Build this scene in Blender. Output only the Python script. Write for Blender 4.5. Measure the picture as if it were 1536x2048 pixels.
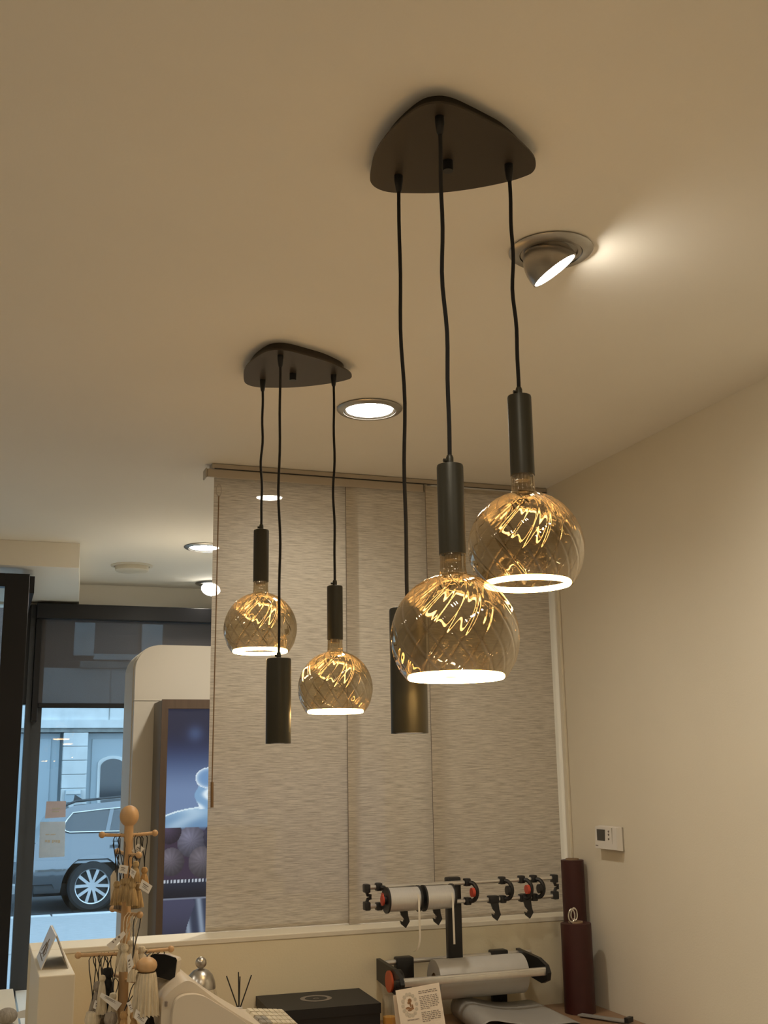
import bpy, bmesh, math, random
from mathutils import Vector, Matrix
random.seed(7)
for o in list(bpy.data.objects): bpy.data.objects.remove(o)
SC = bpy.context.scene
COL = SC.collection
PI = math.pi
# ---------------------------------------------------------------- camera
CH = 1.6                                   # eye height above the shop floor
F, PITCH, ROLL, YAW = 2228.4, 0.22681, -0.01588, 0.34392
fw = Vector((math.sin(YAW)*math.cos(PITCH), math.cos(YAW)*math.cos(PITCH), math.sin(PITCH)))
r0 = Vector((math.cos(YAW), -math.sin(YAW), 0)); u0 = r0.cross(fw)
rt = r0*math.cos(ROLL) + u0*math.sin(ROLL); up = rt.cross(fw)
cam = bpy.data.objects.new('camera', bpy.data.cameras.new('camera')); COL.objects.link(cam)
cam.matrix_world = Matrix(((rt.x, up.x, -fw.x, 0), (rt.y, up.y, -fw.y, 0), (rt.z, up.z, -fw.z, CH), (0, 0, 0, 1)))
cam.data.sensor_fit = 'HORIZONTAL'; cam.data.sensor_width = 36; cam.data.lens = 36*F/1536
cam.data.clip_start = 0.05; cam.data.clip_end = 300
SC.camera = cam
# ---------------------------------------------------------------- sky and exposure
W = bpy.data.worlds.new('overcast_sky'); SC.world = W; W.use_nodes = True
W.node_tree.nodes['Background'].inputs[0].default_value = (0.52, 0.76, 1.0, 1)
W.node_tree.nodes['Background'].inputs[1].default_value = 2.3
vs = SC.view_settings
vs.view_transform = 'Standard'; vs.look = 'None'; vs.exposure = 0.0; vs.gamma = 1.0; vs.use_curve_mapping = False
LAMP_COL = (1.0, 0.93, 0.80); LAMP = 32.0; BEAM = 27.5; RING_COL = (1.0, 0.62, 0.24); RING = 42.0

# ---------------------------------------------------------------- measuring helpers (image is 1536 x 2048)
def ray(x, y): return rt*((x-768)/F) - up*((y-1024)/F) + fw
def atY(x, y, Y): d = ray(x, y); k = Y/d.y; return Vector((d.x*k, Y, d.z*k+CH))
def atX(x, y, X): d = ray(x, y); k = X/d.x; return Vector((X, d.y*k, d.z*k+CH))
def atZ(x, y, Z): d = ray(x, y); k = (Z-CH)/d.z; return Vector((d.x*k, d.y*k, Z))

# ---------------------------------------------------------------- materials
def lin(c):
    return tuple((v/12.92 if v <= .04045 else ((v+.055)/1.055)**2.4) for v in [q/255 for q in c])
def mat(name, c, rough=.5, metal=0., noise=0., scale=8., bump=0., bscale=60., spec=.5, coat=0., stretch=None, emit=None, estr=0.):
    m = bpy.data.materials.new(name); m.use_nodes = True; nt = m.node_tree; b = nt.nodes['Principled BSDF']
    b.inputs['Base Color'].default_value = (*c, 1); b.inputs['Roughness'].default_value = rough
    b.inputs['Metallic'].default_value = metal; b.inputs['Specular IOR Level'].default_value = spec
    b.inputs['Coat Weight'].default_value = coat
    if emit: b.inputs['Emission Color'].default_value = (*emit, 1); b.inputs['Emission Strength'].default_value = estr
    tc = nt.nodes.new('ShaderNodeTexCoord'); mp = nt.nodes.new('ShaderNodeMapping')
    nt.links.new(tc.outputs['Object'], mp.inputs[0])
    if stretch: mp.inputs['Scale'].default_value = stretch
    if noise:
        n = nt.nodes.new('ShaderNodeTexNoise'); n.inputs['Scale'].default_value = scale; n.inputs['Detail'].default_value = 4
        rp = nt.nodes.new('ShaderNodeValToRGB'); nt.links.new(mp.outputs[0], n.inputs['Vector']); nt.links.new(n.outputs['Fac'], rp.inputs[0])
        rp.color_ramp.elements[0].position = .3; rp.color_ramp.elements[1].position = .7
        rp.color_ramp.elements[0].color = (*[v*(1-noise) for v in c], 1); rp.color_ramp.elements[1].color = (*[min(1, v*(1+noise)) for v in c], 1)
        nt.links.new(rp.outputs[0], b.inputs['Base Color'])
    if bump:
        n2 = nt.nodes.new('ShaderNodeTexNoise'); n2.inputs['Scale'].default_value = bscale; n2.inputs['Detail'].default_value = 3
        bp = nt.nodes.new('ShaderNodeBump'); bp.inputs['Strength'].default_value = bump; bp.inputs['Distance'].default_value = .01
        nt.links.new(mp.outputs[0], n2.inputs['Vector']); nt.links.new(n2.outputs['Fac'], bp.inputs['Height']); nt.links.new(bp.outputs[0], b.inputs['Normal'])
    return m
def emat(name, c, s):
    m = bpy.data.materials.new(name); m.use_nodes = True; nt = m.node_tree; nt.nodes.clear()
    e = nt.nodes.new('ShaderNodeEmission'); o = nt.nodes.new('ShaderNodeOutputMaterial')
    e.inputs[0].default_value = (*c, 1); e.inputs[1].default_value = s; nt.links.new(e.outputs[0], o.inputs[0]); return m
def thin_glass(name, tint, base, edge, gloss_col=(1, 1, 1), rough=.01):
    m = bpy.data.materials.new(name); m.use_nodes = True; nt = m.node_tree; nt.nodes.clear()
    t = nt.nodes.new('ShaderNodeBsdfTransparent'); g = nt.nodes.new('ShaderNodeBsdfGlossy'); mx = nt.nodes.new('ShaderNodeMixShader')
    lw = nt.nodes.new('ShaderNodeLayerWeight'); mr = nt.nodes.new('ShaderNodeMapRange'); o = nt.nodes.new('ShaderNodeOutputMaterial')
    t.inputs[0].default_value = (*tint, 1); g.inputs[0].default_value = (*gloss_col, 1); g.inputs['Roughness'].default_value = rough
    lw.inputs[0].default_value = .35; mr.inputs['To Min'].default_value = base; mr.inputs['To Max'].default_value = edge
    nt.links.new(lw.outputs['Facing'], mr.inputs['Value']); nt.links.new(mr.outputs[0], mx.inputs[0])
    nt.links.new(t.outputs[0], mx.inputs[1]); nt.links.new(g.outputs[0], mx.inputs[2]); nt.links.new(mx.outputs[0], o.inputs[0]); return m
def fabric(name, c1, c2, open_, trans, sx=6., sz=160., tcol=None):
    m = bpy.data.materials.new(name); m.use_nodes = True; nt = m.node_tree; nt.nodes.clear(); N = nt.nodes.new; L = nt.links.new
    tc = N('ShaderNodeTexCoord'); mp = N('ShaderNodeMapping'); mp.inputs['Scale'].default_value = (sx, 1, sz); L(tc.outputs['Object'], mp.inputs[0])
    n = N('ShaderNodeTexNoise'); n.inputs['Scale'].default_value = 1.; n.inputs['Detail'].default_value = 5; n.inputs['Roughness'].default_value = .7; L(mp.outputs[0], n.inputs['Vector'])
    rp = N('ShaderNodeValToRGB'); L(n.outputs['Fac'], rp.inputs[0])
    rp.color_ramp.elements[0].position = .33; rp.color_ramp.elements[0].color = (*c1, 1); rp.color_ramp.elements[1].position = .58; rp.color_ramp.elements[1].color = (*c2, 1)
    d = N('ShaderNodeBsdfDiffuse'); t = N('ShaderNodeBsdfTranslucent'); tr = N('ShaderNodeBsdfTransparent'); gl = N('ShaderNodeBsdfGlossy')
    L(rp.outputs[0], d.inputs[0]); L(rp.outputs[0], t.inputs[0]); gl.inputs['Roughness'].default_value = .35
    m1 = N('ShaderNodeMixShader'); m1.inputs[0].default_value = trans; L(d.outputs[0], m1.inputs[1]); L(t.outputs[0], m1.inputs[2])
    m2 = N('ShaderNodeMixShader'); m2.inputs[0].default_value = .04; L(m1.outputs[0], m2.inputs[1]); L(gl.outputs[0], m2.inputs[2])
    m3 = N('ShaderNodeMixShader'); m3.inputs[0].default_value = open_; L(m2.outputs[0], m3.inputs[1]); L(tr.outputs[0], m3.inputs[2])
    o = N('ShaderNodeOutputMaterial'); L(m3.outputs[0], o.inputs[0]); return m
def vcol(name, strength):
    m = bpy.data.materials.new(name); m.use_nodes = True; nt = m.node_tree; b = nt.nodes['Principled BSDF']
    a = nt.nodes.new('ShaderNodeVertexColor'); a.layer_name = 'Col'
    nt.links.new(a.outputs[0], b.inputs['Emission Color']); b.inputs['Emission Strength'].default_value = strength
    b.inputs['Base Color'].default_value = (.02, .02, .025, 1); b.inputs['Roughness'].default_value = .25; return m
def ribbed(m, dark, add):                     # thicker glass along the moulded ribs
    nt = m.node_tree; N = nt.nodes; a = N.new('ShaderNodeAttribute'); a.attribute_name = 'rib'
    t = next(n for n in N if n.type == 'BSDF_TRANSPARENT'); mx = next(n for n in N if n.type == 'MIX_SHADER'); mr = next(n for n in N if n.type == 'MAP_RANGE')
    c = N.new('ShaderNodeMix'); c.data_type = 'RGBA'; c.inputs[6].default_value = t.inputs[0].default_value; c.inputs[7].default_value = (*dark, 1)
    nt.links.new(a.outputs['Fac'], c.inputs[0]); nt.links.new(c.outputs[2], t.inputs[0])
    k = N.new('ShaderNodeMath'); k.operation = 'MULTIPLY_ADD'; k.inputs[1].default_value = add; k.use_clamp = True
    nt.links.new(a.outputs['Fac'], k.inputs[0]); nt.links.new(mr.outputs[0], k.inputs[2]); nt.links.new(k.outputs[0], mx.inputs[0]); return m
M = dict(
 wall=mat('cream_wall_paint', (.78, .71, .57), .85, noise=.02, scale=2, bump=.05, bscale=180),
 ceil=mat('ceiling_paint', (.86, .81, .715), .9, noise=.015, scale=1.5, bump=.03, bscale=150),
 wall2=mat('yellow_cream_wall_paint', (.82, .72, .50), .8, noise=.02, scale=2, bump=.05, bscale=180),
 ledge=mat('cream_sill_paint', (.80, .73, .58), .6),
 floor=mat('pale_oak_floor_boards', (.56, .49, .40), .45, noise=.15, scale=5, stretch=(1, 8, 1)),
 counter=mat('brown_counter_laminate', lin((150, 118, 90)), .4, noise=.08, scale=6, stretch=(1, 10, 1)),
 bronze=mat('dark_bronze_plate', (.055, .042, .028), .42, metal=.35, bump=.03, bscale=400),
 tube=mat('olive_bronze_metal', (.050, .046, .032), .42, metal=.45, bump=.02, bscale=500),
 inner=mat('pale_reflector_inside', (.8, .75, .65), .4, metal=.3),
 cord=mat('black_textile_cord', (.012, .011, .010), .8, bump=.3, bscale=900),
 black=mat('black_plastic', (.012, .012, .013), .4),
 blackmatte=mat('black_lacquer_card', (.010, .010, .011), .55, noise=.1, scale=30),
 frame=mat('black_window_frame', (.010, .010, .012), .35, spec=.4),
 frame2=mat('anthracite_window_frame', (.05, .052, .056), .45),
 trim=mat('brushed_steel_trim', (.42, .40, .36), .32, metal=.9, noise=.06, scale=40),
 spot=mat('silver_spot_housing', (.45, .42, .38), .3, metal=.85),
 chrome=mat('polished_chrome', (.8, .79, .76), .12, metal=1.),
 steel=mat('brushed_steel', (.55, .52, .47), .3, metal=1., noise=.08, scale=60),
 alu=mat('brushed_aluminium', (.72, .70, .66), .32, metal=.85, noise=.04, scale=50),
 ribbon=mat('silver_ribbon', (.70, .69, .67), .34, metal=.55, noise=.05, scale=30, stretch=(20, 1, 1)),
 tail=mat('cream_ribbon_tail', (.74, .68, .56), .5),
 paper=mat('silver_grey_wrapping_paper', (.56, .54, .50), .5, metal=.15, noise=.03, scale=20),
 sheet=mat('grey_wrapping_sheet', (.30, .285, .26), .5, noise=.04, scale=10),
 white=mat('white_paper', (.80, .77, .72), .6),
 note=fabric('pale_note_paper', (.70, .72, .72), (.76, .77, .77), .0, .55, 30, 30), pink=fabric('pink_note_paper', (.72, .60, .56), (.76, .63, .59), .0, .5, 30, 30),
 cardm=mat('ivory_card', (.80, .70, .57), .6, noise=.02, scale=30), ink=mat('brown_grey_print', (.22, .18, .15), .7),
 sepia=mat('sepia_print', (.30, .16, .07), .7, noise=.4, scale=200), lace=mat('pale_grey_print', (.56, .50, .40), .7),
 orange=mat('orange_plastic_cap', (.62, .11, .035), .45), red=mat('red_plastic_cap', (.55, .07, .035), .4),
 maroon=mat('maroon_paper_roll', (.05, .010, .008), .5, noise=.08, scale=12), core=mat('cardboard_core', (.36, .25, .15), .8),
 wood=mat('beech_wood', (.60, .38, .19), .45, noise=.10, scale=10, stretch=(6, 6, 1)),
 cream=mat('cream_plastic', (.70, .62, .50), .42), creamdark=mat('grey_beige_plastic', (.44, .40, .33), .45),
 key=mat('ivory_key_plastic', (.72, .65, .50), .5), keydark=mat('grey_key_plastic', (.34, .32, .28), .5),
 screen=mat('glossy_black_screen', (.006, .006, .007), .22, spec=.3), lcd=mat('grey_lcd', (.065, .062, .055), .25),
 thermo=mat('white_plastic', (.80, .76, .70), .4),
 tbeige=mat('ochre_yarn', (.50, .35, .17), .9, noise=.3, scale=120, bump=.5, bscale=300, stretch=(1, 1, .15)),
 tcream=mat('cream_yarn', (.72, .62, .45), .9, noise=.15, scale=120, bump=.5, bscale=300, stretch=(1, 1, .15)),
 tgrey=mat('taupe_yarn', (.34, .29, .23), .9, noise=.2, scale=120, bump=.5, bscale=300, stretch=(1, 1, .15)),
 tblack=mat('black_yarn', (.02, .02, .02), .85, bump=.4, bscale=300),
 tgold=mat('honey_yarn', (.50, .30, .12), .8, noise=.2, scale=120, bump=.4, bscale=300, stretch=(1, 1, .15)),
 panel=mat('white_lacquer_board', (.78, .72, .62), .45), pframe=mat('taupe_wood_frame', (.115, .075, .05), .5, noise=.1, scale=8, stretch=(8, 8, 1)),
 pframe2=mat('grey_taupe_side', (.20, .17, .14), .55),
 amber=mat('amber_liquid', (.72, .36, .06), .15), clear=thin_glass('clear_glass', (.93, .93, .92), .06, .5),
 bulb=ribbed(thin_glass('smoked_gold_glass', (.70, .63, .50), .10, .60, (1.0, .92, .80), .010), (.31, .23, .13), .26),
 pane=thin_glass('window_glass', (.94, .97, .97), .02, .6), 
 ring=emat('led_ring_glow', RING_COL, RING), lamp=emat('lamp_diffuser_glow', LAMP_COL, LAMP),
 blind=fabric('woven_blind_fabric', (.37, .315, .24), (.70, .63, .515), .035, .24, 14., 330.),
 shade=fabric('dark_screen_fabric', (.085, .070, .066), (.105, .09, .085), .075, .25, 300, 300),
 track=mat('champagne_aluminium_track', (.50, .44, .36), .4, metal=.5), wand=mat('brown_metal_wand', (.26, .16, .08), .4, metal=.5),
 speaker=mat('white_speaker_grille', (.68, .62, .50), .7),
 carpaint=mat('grey_car_paint', (.19, .21, .23), .14, metal=.55, coat=.8), carglass=mat('tinted_car_glass', (.02, .03, .04), .04, coat=1., spec=.8),
 tyre=mat('tyre_rubber', (.02, .021, .023), .75), alloy=mat('silver_alloy_wheel', (.72, .74, .76), .28, metal=.7), cladding=mat('dark_car_cladding', (.05, .055, .06), .6),
 asphalt=mat('street_asphalt', (.07, .075, .08), .9, noise=.2, scale=20), pave=mat('light_grey_pavers', (.40, .42, .43), .85, noise=.12, scale=9, stretch=(1, 5, 1), bump=.3, bscale=30),
 kerb=mat('pale_kerb_stone', (.60, .62, .63), .8, noise=.1, scale=6),
 stone=mat('pale_render_stone', (.60, .63, .63), .85, noise=.10, scale=3), brick=mat('dark_brown_facade_brick', (.10, .075, .065), .9, noise=.2, scale=14),
 gdoor=mat('blue_grey_painted_door', (.36, .43, .47), .6), wdark=mat('dark_window_pane', (.035, .045, .055), .1, spec=.8), moulding=mat('dark_stone_and_shade', (.28, .30, .29), .9, noise=.3, scale=6),  # darker stone tone, with shade painted in for the moulding and sill band
)
# ---------------------------------------------------------------- mesh helpers
class MB:
    def __init__(s): s.v = []; s.f = []
    def add(s, vs_, fs):
        k = len(s.v); s.v += [Vector(v) for v in vs_]; s.f += [tuple(i+k for i in f) for f in fs]; return s
    def box(s, a, b, bev=0.):
        x0, x1 = sorted((a[0], b[0])); y0, y1 = sorted((a[1], b[1])); z0, z1 = sorted((a[2], b[2]))
        V = [(x, y, z) for x in (x0, x1) for y in (y0, y1) for z in (z0, z1)]
        Fc = [(0, 1, 3, 2), (4, 6, 7, 5), (0, 4, 5, 1), (2, 3, 7, 6), (0, 2, 6, 4), (1, 5, 7, 3)]
        if not bev: return s.add(V, Fc)
        bm = bmesh.new(); vv = [bm.verts.new(v) for v in V]; [bm.faces.new([vv[i] for i in f]) for f in Fc]
        bmesh.ops.bevel(bm, geom=bm.edges[:], offset=bev, segments=2, profile=.5, affect='EDGES')
        bm.verts.index_update(); s.add([v.co.copy() for v in bm.verts], [[v.index for v in f.verts] for f in bm.faces]); bm.free(); return s
    def prism(s, pts, d):           # planar polygon (3D points) extruded by vector d
        n = len(pts); d = Vector(d); P = [Vector(p) for p in pts]
        return s.add(P+[p+d for p in P], [tuple(range(n-1, -1, -1)), tuple(range(n, 2*n))]+[(i, (i+1) % n, (i+1) % n+n, i+n) for i in range(n)])
    def tube(s, pts, r, n=10, cap=True):
        P = [Vector(p) for p in pts]; rs = r if isinstance(r, (list, tuple)) else [r]*len(P); V = []; Fc = []; ref = None
        for i, p in enumerate(P):
            t = (P[min(i+1, len(P)-1)]-P[max(i-1, 0)]).normalized()
            if ref is None: ref = Vector((0, 0, 1)) if abs(t.z) < .9 else Vector((1, 0, 0))
            a = (ref-t*ref.dot(t)).normalized(); ref = a; b = t.cross(a)
            V += [p+(a*math.cos(2*PI*k/n)+b*math.sin(2*PI*k/n))*rs[i] for k in range(n)]
        for i in range(len(P)-1):
            Fc += [(i*n+k, i*n+(k+1) % n, (i+1)*n+(k+1) % n, (i+1)*n+k) for k in range(n)]
        if cap: Fc += [tuple(range(n-1, -1, -1)), tuple((len(P)-1)*n+k for k in range(n))]
        return s.add(V, Fc)
    def lathe(s, prof, c=(0, 0, 0), axis='Z', n=32, cap=True):   # prof = [(r, h)]
        V = []; Fc = []; c = Vector(c)
        for r, h in prof:
            for k in range(n):
                a = 2*PI*k/n; x, y = r*math.cos(a), r*math.sin(a)
                V.append(c+(Vector((x, y, h)) if axis == 'Z' else Vector((h, x, y)) if axis == 'X' else Vector((y, h, x))))
        for i in range(len(prof)-1):
            Fc += [(i*n+k, i*n+(k+1) % n, (i+1)*n+(k+1) % n, (i+1)*n+k) for k in range(n)]
        if cap:
            Fc += [tuple(range(n-1, -1, -1)), tuple((len(prof)-1)*n+k for k in range(n))]
        return s.add(V, Fc)
    def ball(s, c, r, n=16, sz=1.):
        return s.lathe([(max(r*math.sin(PI*i/10), 1e-4), -r*sz*math.cos(PI*i/10)) for i in range(11)], c, n=n)
    def torus(s, c, R, r, axis='Z', n=48, m=10, sq=1.):
        V = []; Fc = []; c = Vector(c)
        for i in range(n):
            a = 2*PI*i/n
            for j in range(m):
                b = 2*PI*j/m; q = R+r*math.cos(b); x, y, z = q*math.cos(a), q*math.sin(a)*sq, r*math.sin(b)
                V.append(c+(Vector((x, y, z)) if axis == 'Z' else Vector((z, x, y)) if axis == 'X' else Vector((x, z, y))))
        for i in range(n):
            for j in range(m): Fc.append((i*m+j, ((i+1) % n)*m+j, ((i+1) % n)*m+(j+1) % m, i*m+(j+1) % m))
        return s.add(V, Fc)
    def xform(s, m, start=0):
        for i in range(start, len(s.v)): s.v[i] = m @ s.v[i]
        return s
ORG = {}
def mesh(name, mb, m, org=(0, 0, 0), smooth=False):
    me = bpy.data.meshes.new(name); o = Vector(org); me.from_pydata([tuple(v-o) for v in mb.v], [], mb.f)
    bm = bmesh.new(); bm.from_mesh(me); bmesh.ops.recalc_face_normals(bm, faces=bm.faces); bm.to_mesh(me); bm.free()
    me.materials.append(M[m] if isinstance(m, str) else m)
    if smooth:
        me.polygons.foreach_set('use_smooth', [True]*len(me.polygons)); me.set_sharp_from_angle(angle=math.radians(38))
    return me
def link(name, data, parent=None, loc=(0, 0, 0)):
    o = bpy.data.objects.new(name, data); COL.objects.link(o); o.location = loc
    if parent: o.parent = parent; ORG[o.name] = ORG[parent.name]
    return o
def part(name, mb, m, parent, smooth=True):
    return link(name, mesh(name, mb, m, ORG[parent.name], smooth), parent)
def part_s(name, mb, m, parent, smooth=False):
    o = part(name, mb, m, parent, smooth); o['kind'] = 'stuff'; return o
def tag(o, label, cat, group=None):
    o['label'] = label; o['category'] = cat
    if group: o['group'] = group
    return o
def base(mb):
    xs = [v.x for v in mb.v]; ys = [v.y for v in mb.v]; zs = [v.z for v in mb.v]
    return Vector(((min(xs)+max(xs))/2, (min(ys)+max(ys))/2, min(zs)))
def solo(name, mb, m, label, cat, group=None, smooth=True):
    b = base(mb); o = link(name, mesh(name, mb, m, b, smooth), None, b); ORG[o.name] = b; return tag(o, label, cat, group)
def thing(name, label, cat, loc, group=None):
    o = link(name, None, None, loc); o.empty_display_size = .05; ORG[o.name] = Vector(loc); return tag(o, label, cat, group)
def struct(name, mb, m, smooth=False):
    o = link(name, mesh(name, mb, m, (0, 0, 0), smooth)); ORG[o.name] = Vector((0, 0, 0)); o['kind'] = 'structure'; return o
def V3(*a): return Vector(a)

# ---------------------------------------------------------------- room shell
XR, XL, YK = 2.15, -3.6, -3.4              # right wall, left wall, wall behind
ZC = CH+1.125                              # ceiling
YF = 6.92                                  # shop front
YH, ZL = 3.897, CH-.54                     # half wall face and sill height
ZT = CH-.84                                # counter top
struct('floor', MB().box((XL, YK, -.1), (XR, YF+.1, 0)), 'floor')
struct('ceiling', MB().box((XL-.1, YK-.1, ZC), (XR+.12, YF+.4, ZC+.1)), 'ceil')
struct('wall_right', MB().box((XR, YK-.1, -.1), (XR+.12, YF+.4, ZC)), 'wall')
struct('wall_left', MB().box((XL-.1, YK-.1, -.1), (XL, YF+.1, ZC)), 'wall')
struct('wall_back', MB().box((XL, YK-.1, -.1), (XR, YK, ZC)), 'wall')
struct('wall_front', MB().box((XL, YF, 0), (-.95, YF+.1, ZC)), 'wall')
hw = struct('wall_half', MB().box((.19, YH, 0), (XR, 4.06, ZL-.018)), 'wall2')
part('sill', MB().box((.19, YH-.002, ZL-.018), (XR, 4.065, ZL), .003), 'ledge', hw, False)
struct('floor_display_bounce', MB().box((.263, 4.066, .001), (XR-.001, 6.895, .44)), 'panel')  # unseen white platform, added to bounce daylight up to the ceiling
dv = struct('wall_divider', MB().box((.19, 3.405, 0), (.287, YH-.003, ZL-.001), .003), 'ledge')
# dropped box over the entrance and the drop over the shop window
bz = CH+1.0
a, b_, c_, d_ = V3(.408, 5.66, bz), V3(.509, YF-.002, bz), V3(-1.0, YF-.002, bz), V3(-1.0, 5.66, bz)
struct('trim_1', MB().prism([a, b_, c_, d_], (0, 0, .124)), 'ceil')
struct('trim_2', MB().box((-.95, YF, CH+.985), (XR-.001, YF+.14, ZC-.001)), 'ceil')
struct('trim_3', MB().box((XR-.012, 3.926, ZL+.001), (XR-.001, 3.948, ZC-.09), .002), 'ledge')
# ---------------------------------------------------------------- pendant lamps
TRI = [(-.110, .113), (-.119, .078), (-.127, .036), (-.128, -.014), (-.123, -.056), (-.113, -.100), (-.101, -.129), (-.083, -.144), (-.064, -.149), (-.040, -.146),
       (-.005, -.134), (.039, -.117), (.078, -.100), (.122, -.070), (.153, -.044), (.170, -.018), (.175, .005), (.168, .022), (.148, .048), (.110, .082), (.068, .112),
       (.027, .134), (-.023, .150), (-.058, .157), (-.084, .150), (-.101, .134)]
def spline(pts, sub=4):
    out = []; n = len(pts)
    for i in range(n):
        p0, p1, p2, p3 = [Vector(pts[(i+k-1) % n]) for k in range(4)]
        for j in range(sub):
            t = j/sub; out.append(.5*((2*p1)+(p2-p0)*t+(2*p0-5*p1+4*p2-p3)*t*t+(3*p1-p0-3*p2+p3)*t**3))
    return out
TRIS = spline([(x*1.009, y*1.009, 0) for x, y in TRI], 3)
def bulb_glass():
    mb = MB(); n = 504; prof = []
    R = .10; zb = -.064
    rb = math.sqrt(R*R-zb*zb)
    th0 = math.acos(zb/R); th1 = math.asin(.0225/R)
    for i in range(71):
        th = th0+(th1-th0)*i/70; prof.append((R*math.sin(th), R*math.cos(th), i/70))
    prof += [(.0214, .101, 1.), (.0207, .106, 1.), (.0203, .116, 1.), (.0203, .128, 1.), (.0196, .134, 1.)]
    V = []; Fc = []; K = 18; mask = []
    for r, z, t in prof:
        amp = .0010*min(1, (1-t)*9+.12)*min(1, t*12+.25)
        if z > .1: amp = .0006
        for k in range(n):
            a = 2*PI*k/n; ph = (K*(a+1.45*t)) % (2*PI); ph = min(ph, 2*PI-ph)/K
            rib = math.exp(-(ph/.017)**2)*(1 if z < .1 else .3); mask.append(rib)
            q = r-amp*1.3*math.exp(-(ph/.028)**2)-amp*.8*(1-math.cos(K*(a+1.45*t)))*.5+.00022*math.sin(t*34+3*a)*(1-t)
            V.append((q*math.cos(a), q*math.sin(a), z))
    for i in range(len(prof)-1): Fc += [(i*n+k, i*n+(k+1) % n, (i+1)*n+(k+1) % n, (i+1)*n+k) for k in range(n)]
    mb.add(V, Fc)
    me = mesh('bulb_glass', mb, 'bulb'); at_ = me.attributes.new('rib', 'FLOAT', 'POINT'); at_.data.foreach_set('value', mask); me.polygons.foreach_set('use_smooth', [True]*len(me.polygons)); return me
BULB = bulb_glass()
RINGM = mesh('led_ring', MB().torus((0, 0, -.061),   .0700, .0048, n=72, m=12), 'ring', smooth=True)
NECKM = mesh('bulb_cap', MB().lathe([(.0125, .121), (.0135, .126), (.0125, .129), (.0135, .132), (.013, .16)], n=24), 'steel', smooth=True)
def pendant(cx, cy, label, drops, spot_i):
    zpl = CH+1.095
    t = thing('pendant_lamp', label, 'pendant lamp', (cx, cy, zpl), 'three-armed pendant lamps')
    part('canopy_plate', MB().prism([V3(cx+p.x, cy+p.y, zpl) for p in TRIS], (0, 0, .004)), 'bronze', t)
    part('canopy_housing', MB().prism([V3(cx+p.x*.87, cy+p.y*.87+.002, zpl+.004) for p in TRIS], (0, 0, .0259)), 'bronze', t)
    part('knob', MB().lathe([(.0095, -.020), (.0095, 0)], (cx+.0085, cy+.018, zpl), n=20), 'black', t)
    G = [(-.0605, -.110), (-.0605, .095), (.1215, -.006)]
    for i, (gx, gy) in enumerate(G):
        X, Y = cx+gx, cy+gy; zt = drops[i]             # zt = top of the tube
        part('cord_grip', MB().lathe([(.0042, -.034), (.0058, -.03), (.0080, -.012), (.0082, 0)], (X, Y, zpl), n=16), 'black', t)
        npt = 22; ztop = zpl-.02; zbot = zt+.012; ph = random.uniform(0, 6)
        pts = [V3(X+.0018*math.sin(ph+7.0*k/npt)*math.sin(PI*k/npt)+.002*math.sin(19*k/npt+ph)*math.sin(PI*k/npt), Y+.002*math.sin(5*k/npt)*math.sin(PI*k/npt), ztop+(zbot-ztop)*k/npt) for k in range(npt+1)]
        part('cord', MB().tube(pts, .0035 if i != 9 else .004, 10), 'cord', t)
        k = i == spot_i; R_ = .0315 if k else .0213; Ln = .212 if k else .146
        g = part('cord_clamp', MB().lathe([(.006, 0), (.006, .012), (.0045, .016)], (X, Y, zt), n=16), 'tube', t)
        part('set_screw', MB().lathe([(.003, 0), (.003, .005)], (X-.0108, Y, zt+.007), axis='X', n=10), 'tube', g)
        tb = part('lamp_tube', MB().lathe([(R_-.003, 0), (R_-.0008, -.0008), (R_, -.004), (R_, -Ln), (R_-.0022, -Ln), (R_-.0022, -Ln+.05)], (X, Y, zt), n=48), 'tube', t)
        if k:
            part('lamp_disc', MB().lathe([(R_-.0035, -Ln+.006), (R_-.0035, -Ln+.001)], (X, Y, zt), n=32), M['ring2'], tb)
        else:
            zc = zt-Ln-.130
            bl = link('glass_bulb', BULB, t, V3(X, Y, zc)-ORG[t.name])
            bl.rotation_euler.z = random.uniform(0, 6)
            for nm, me in (('led_ring', RINGM), ('bulb_cap', NECKM)):
                link(nm, me, bl)
    return t
M['ring2'] = emat('spot_tube_glow', (1.0, .78, .55), 1.0)
def zpx(x, y, X, Y):                                   # height of a pixel on the vertical line (X, Y)
    d = ray(x, y); k = math.hypot(X, Y)/math.hypot(d.x, d.y); return d.z*k+CH
C1, C2 = (.7413, 1.6945), (.7614, 2.878)
def drop(c, g, px, py): return zpx(px, py+(5 if c[1] < 2 else 2), c[0]+g[0], c[1]+g[1])
pendant(*C1, 'large front pendant lamp on a dark triangular ceiling plate, nearest the camera',
        [drop(C1, (-.0605, -.110), 897, 925), drop(C1, (-.0605, .095), 812, 1212), drop(C1, (.1215, -.006), 1037, 787)], 1)
pendant(*C2, 'rear pendant lamp on a dark triangular plate, hanging before the left blind panel',
        [drop(C2, (-.0605, -.110), 555, 1315), drop(C2, (-.0605, .095), 522, 1058), drop(C2, (.1215, -.006), 669, 1170)], 0)
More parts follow.
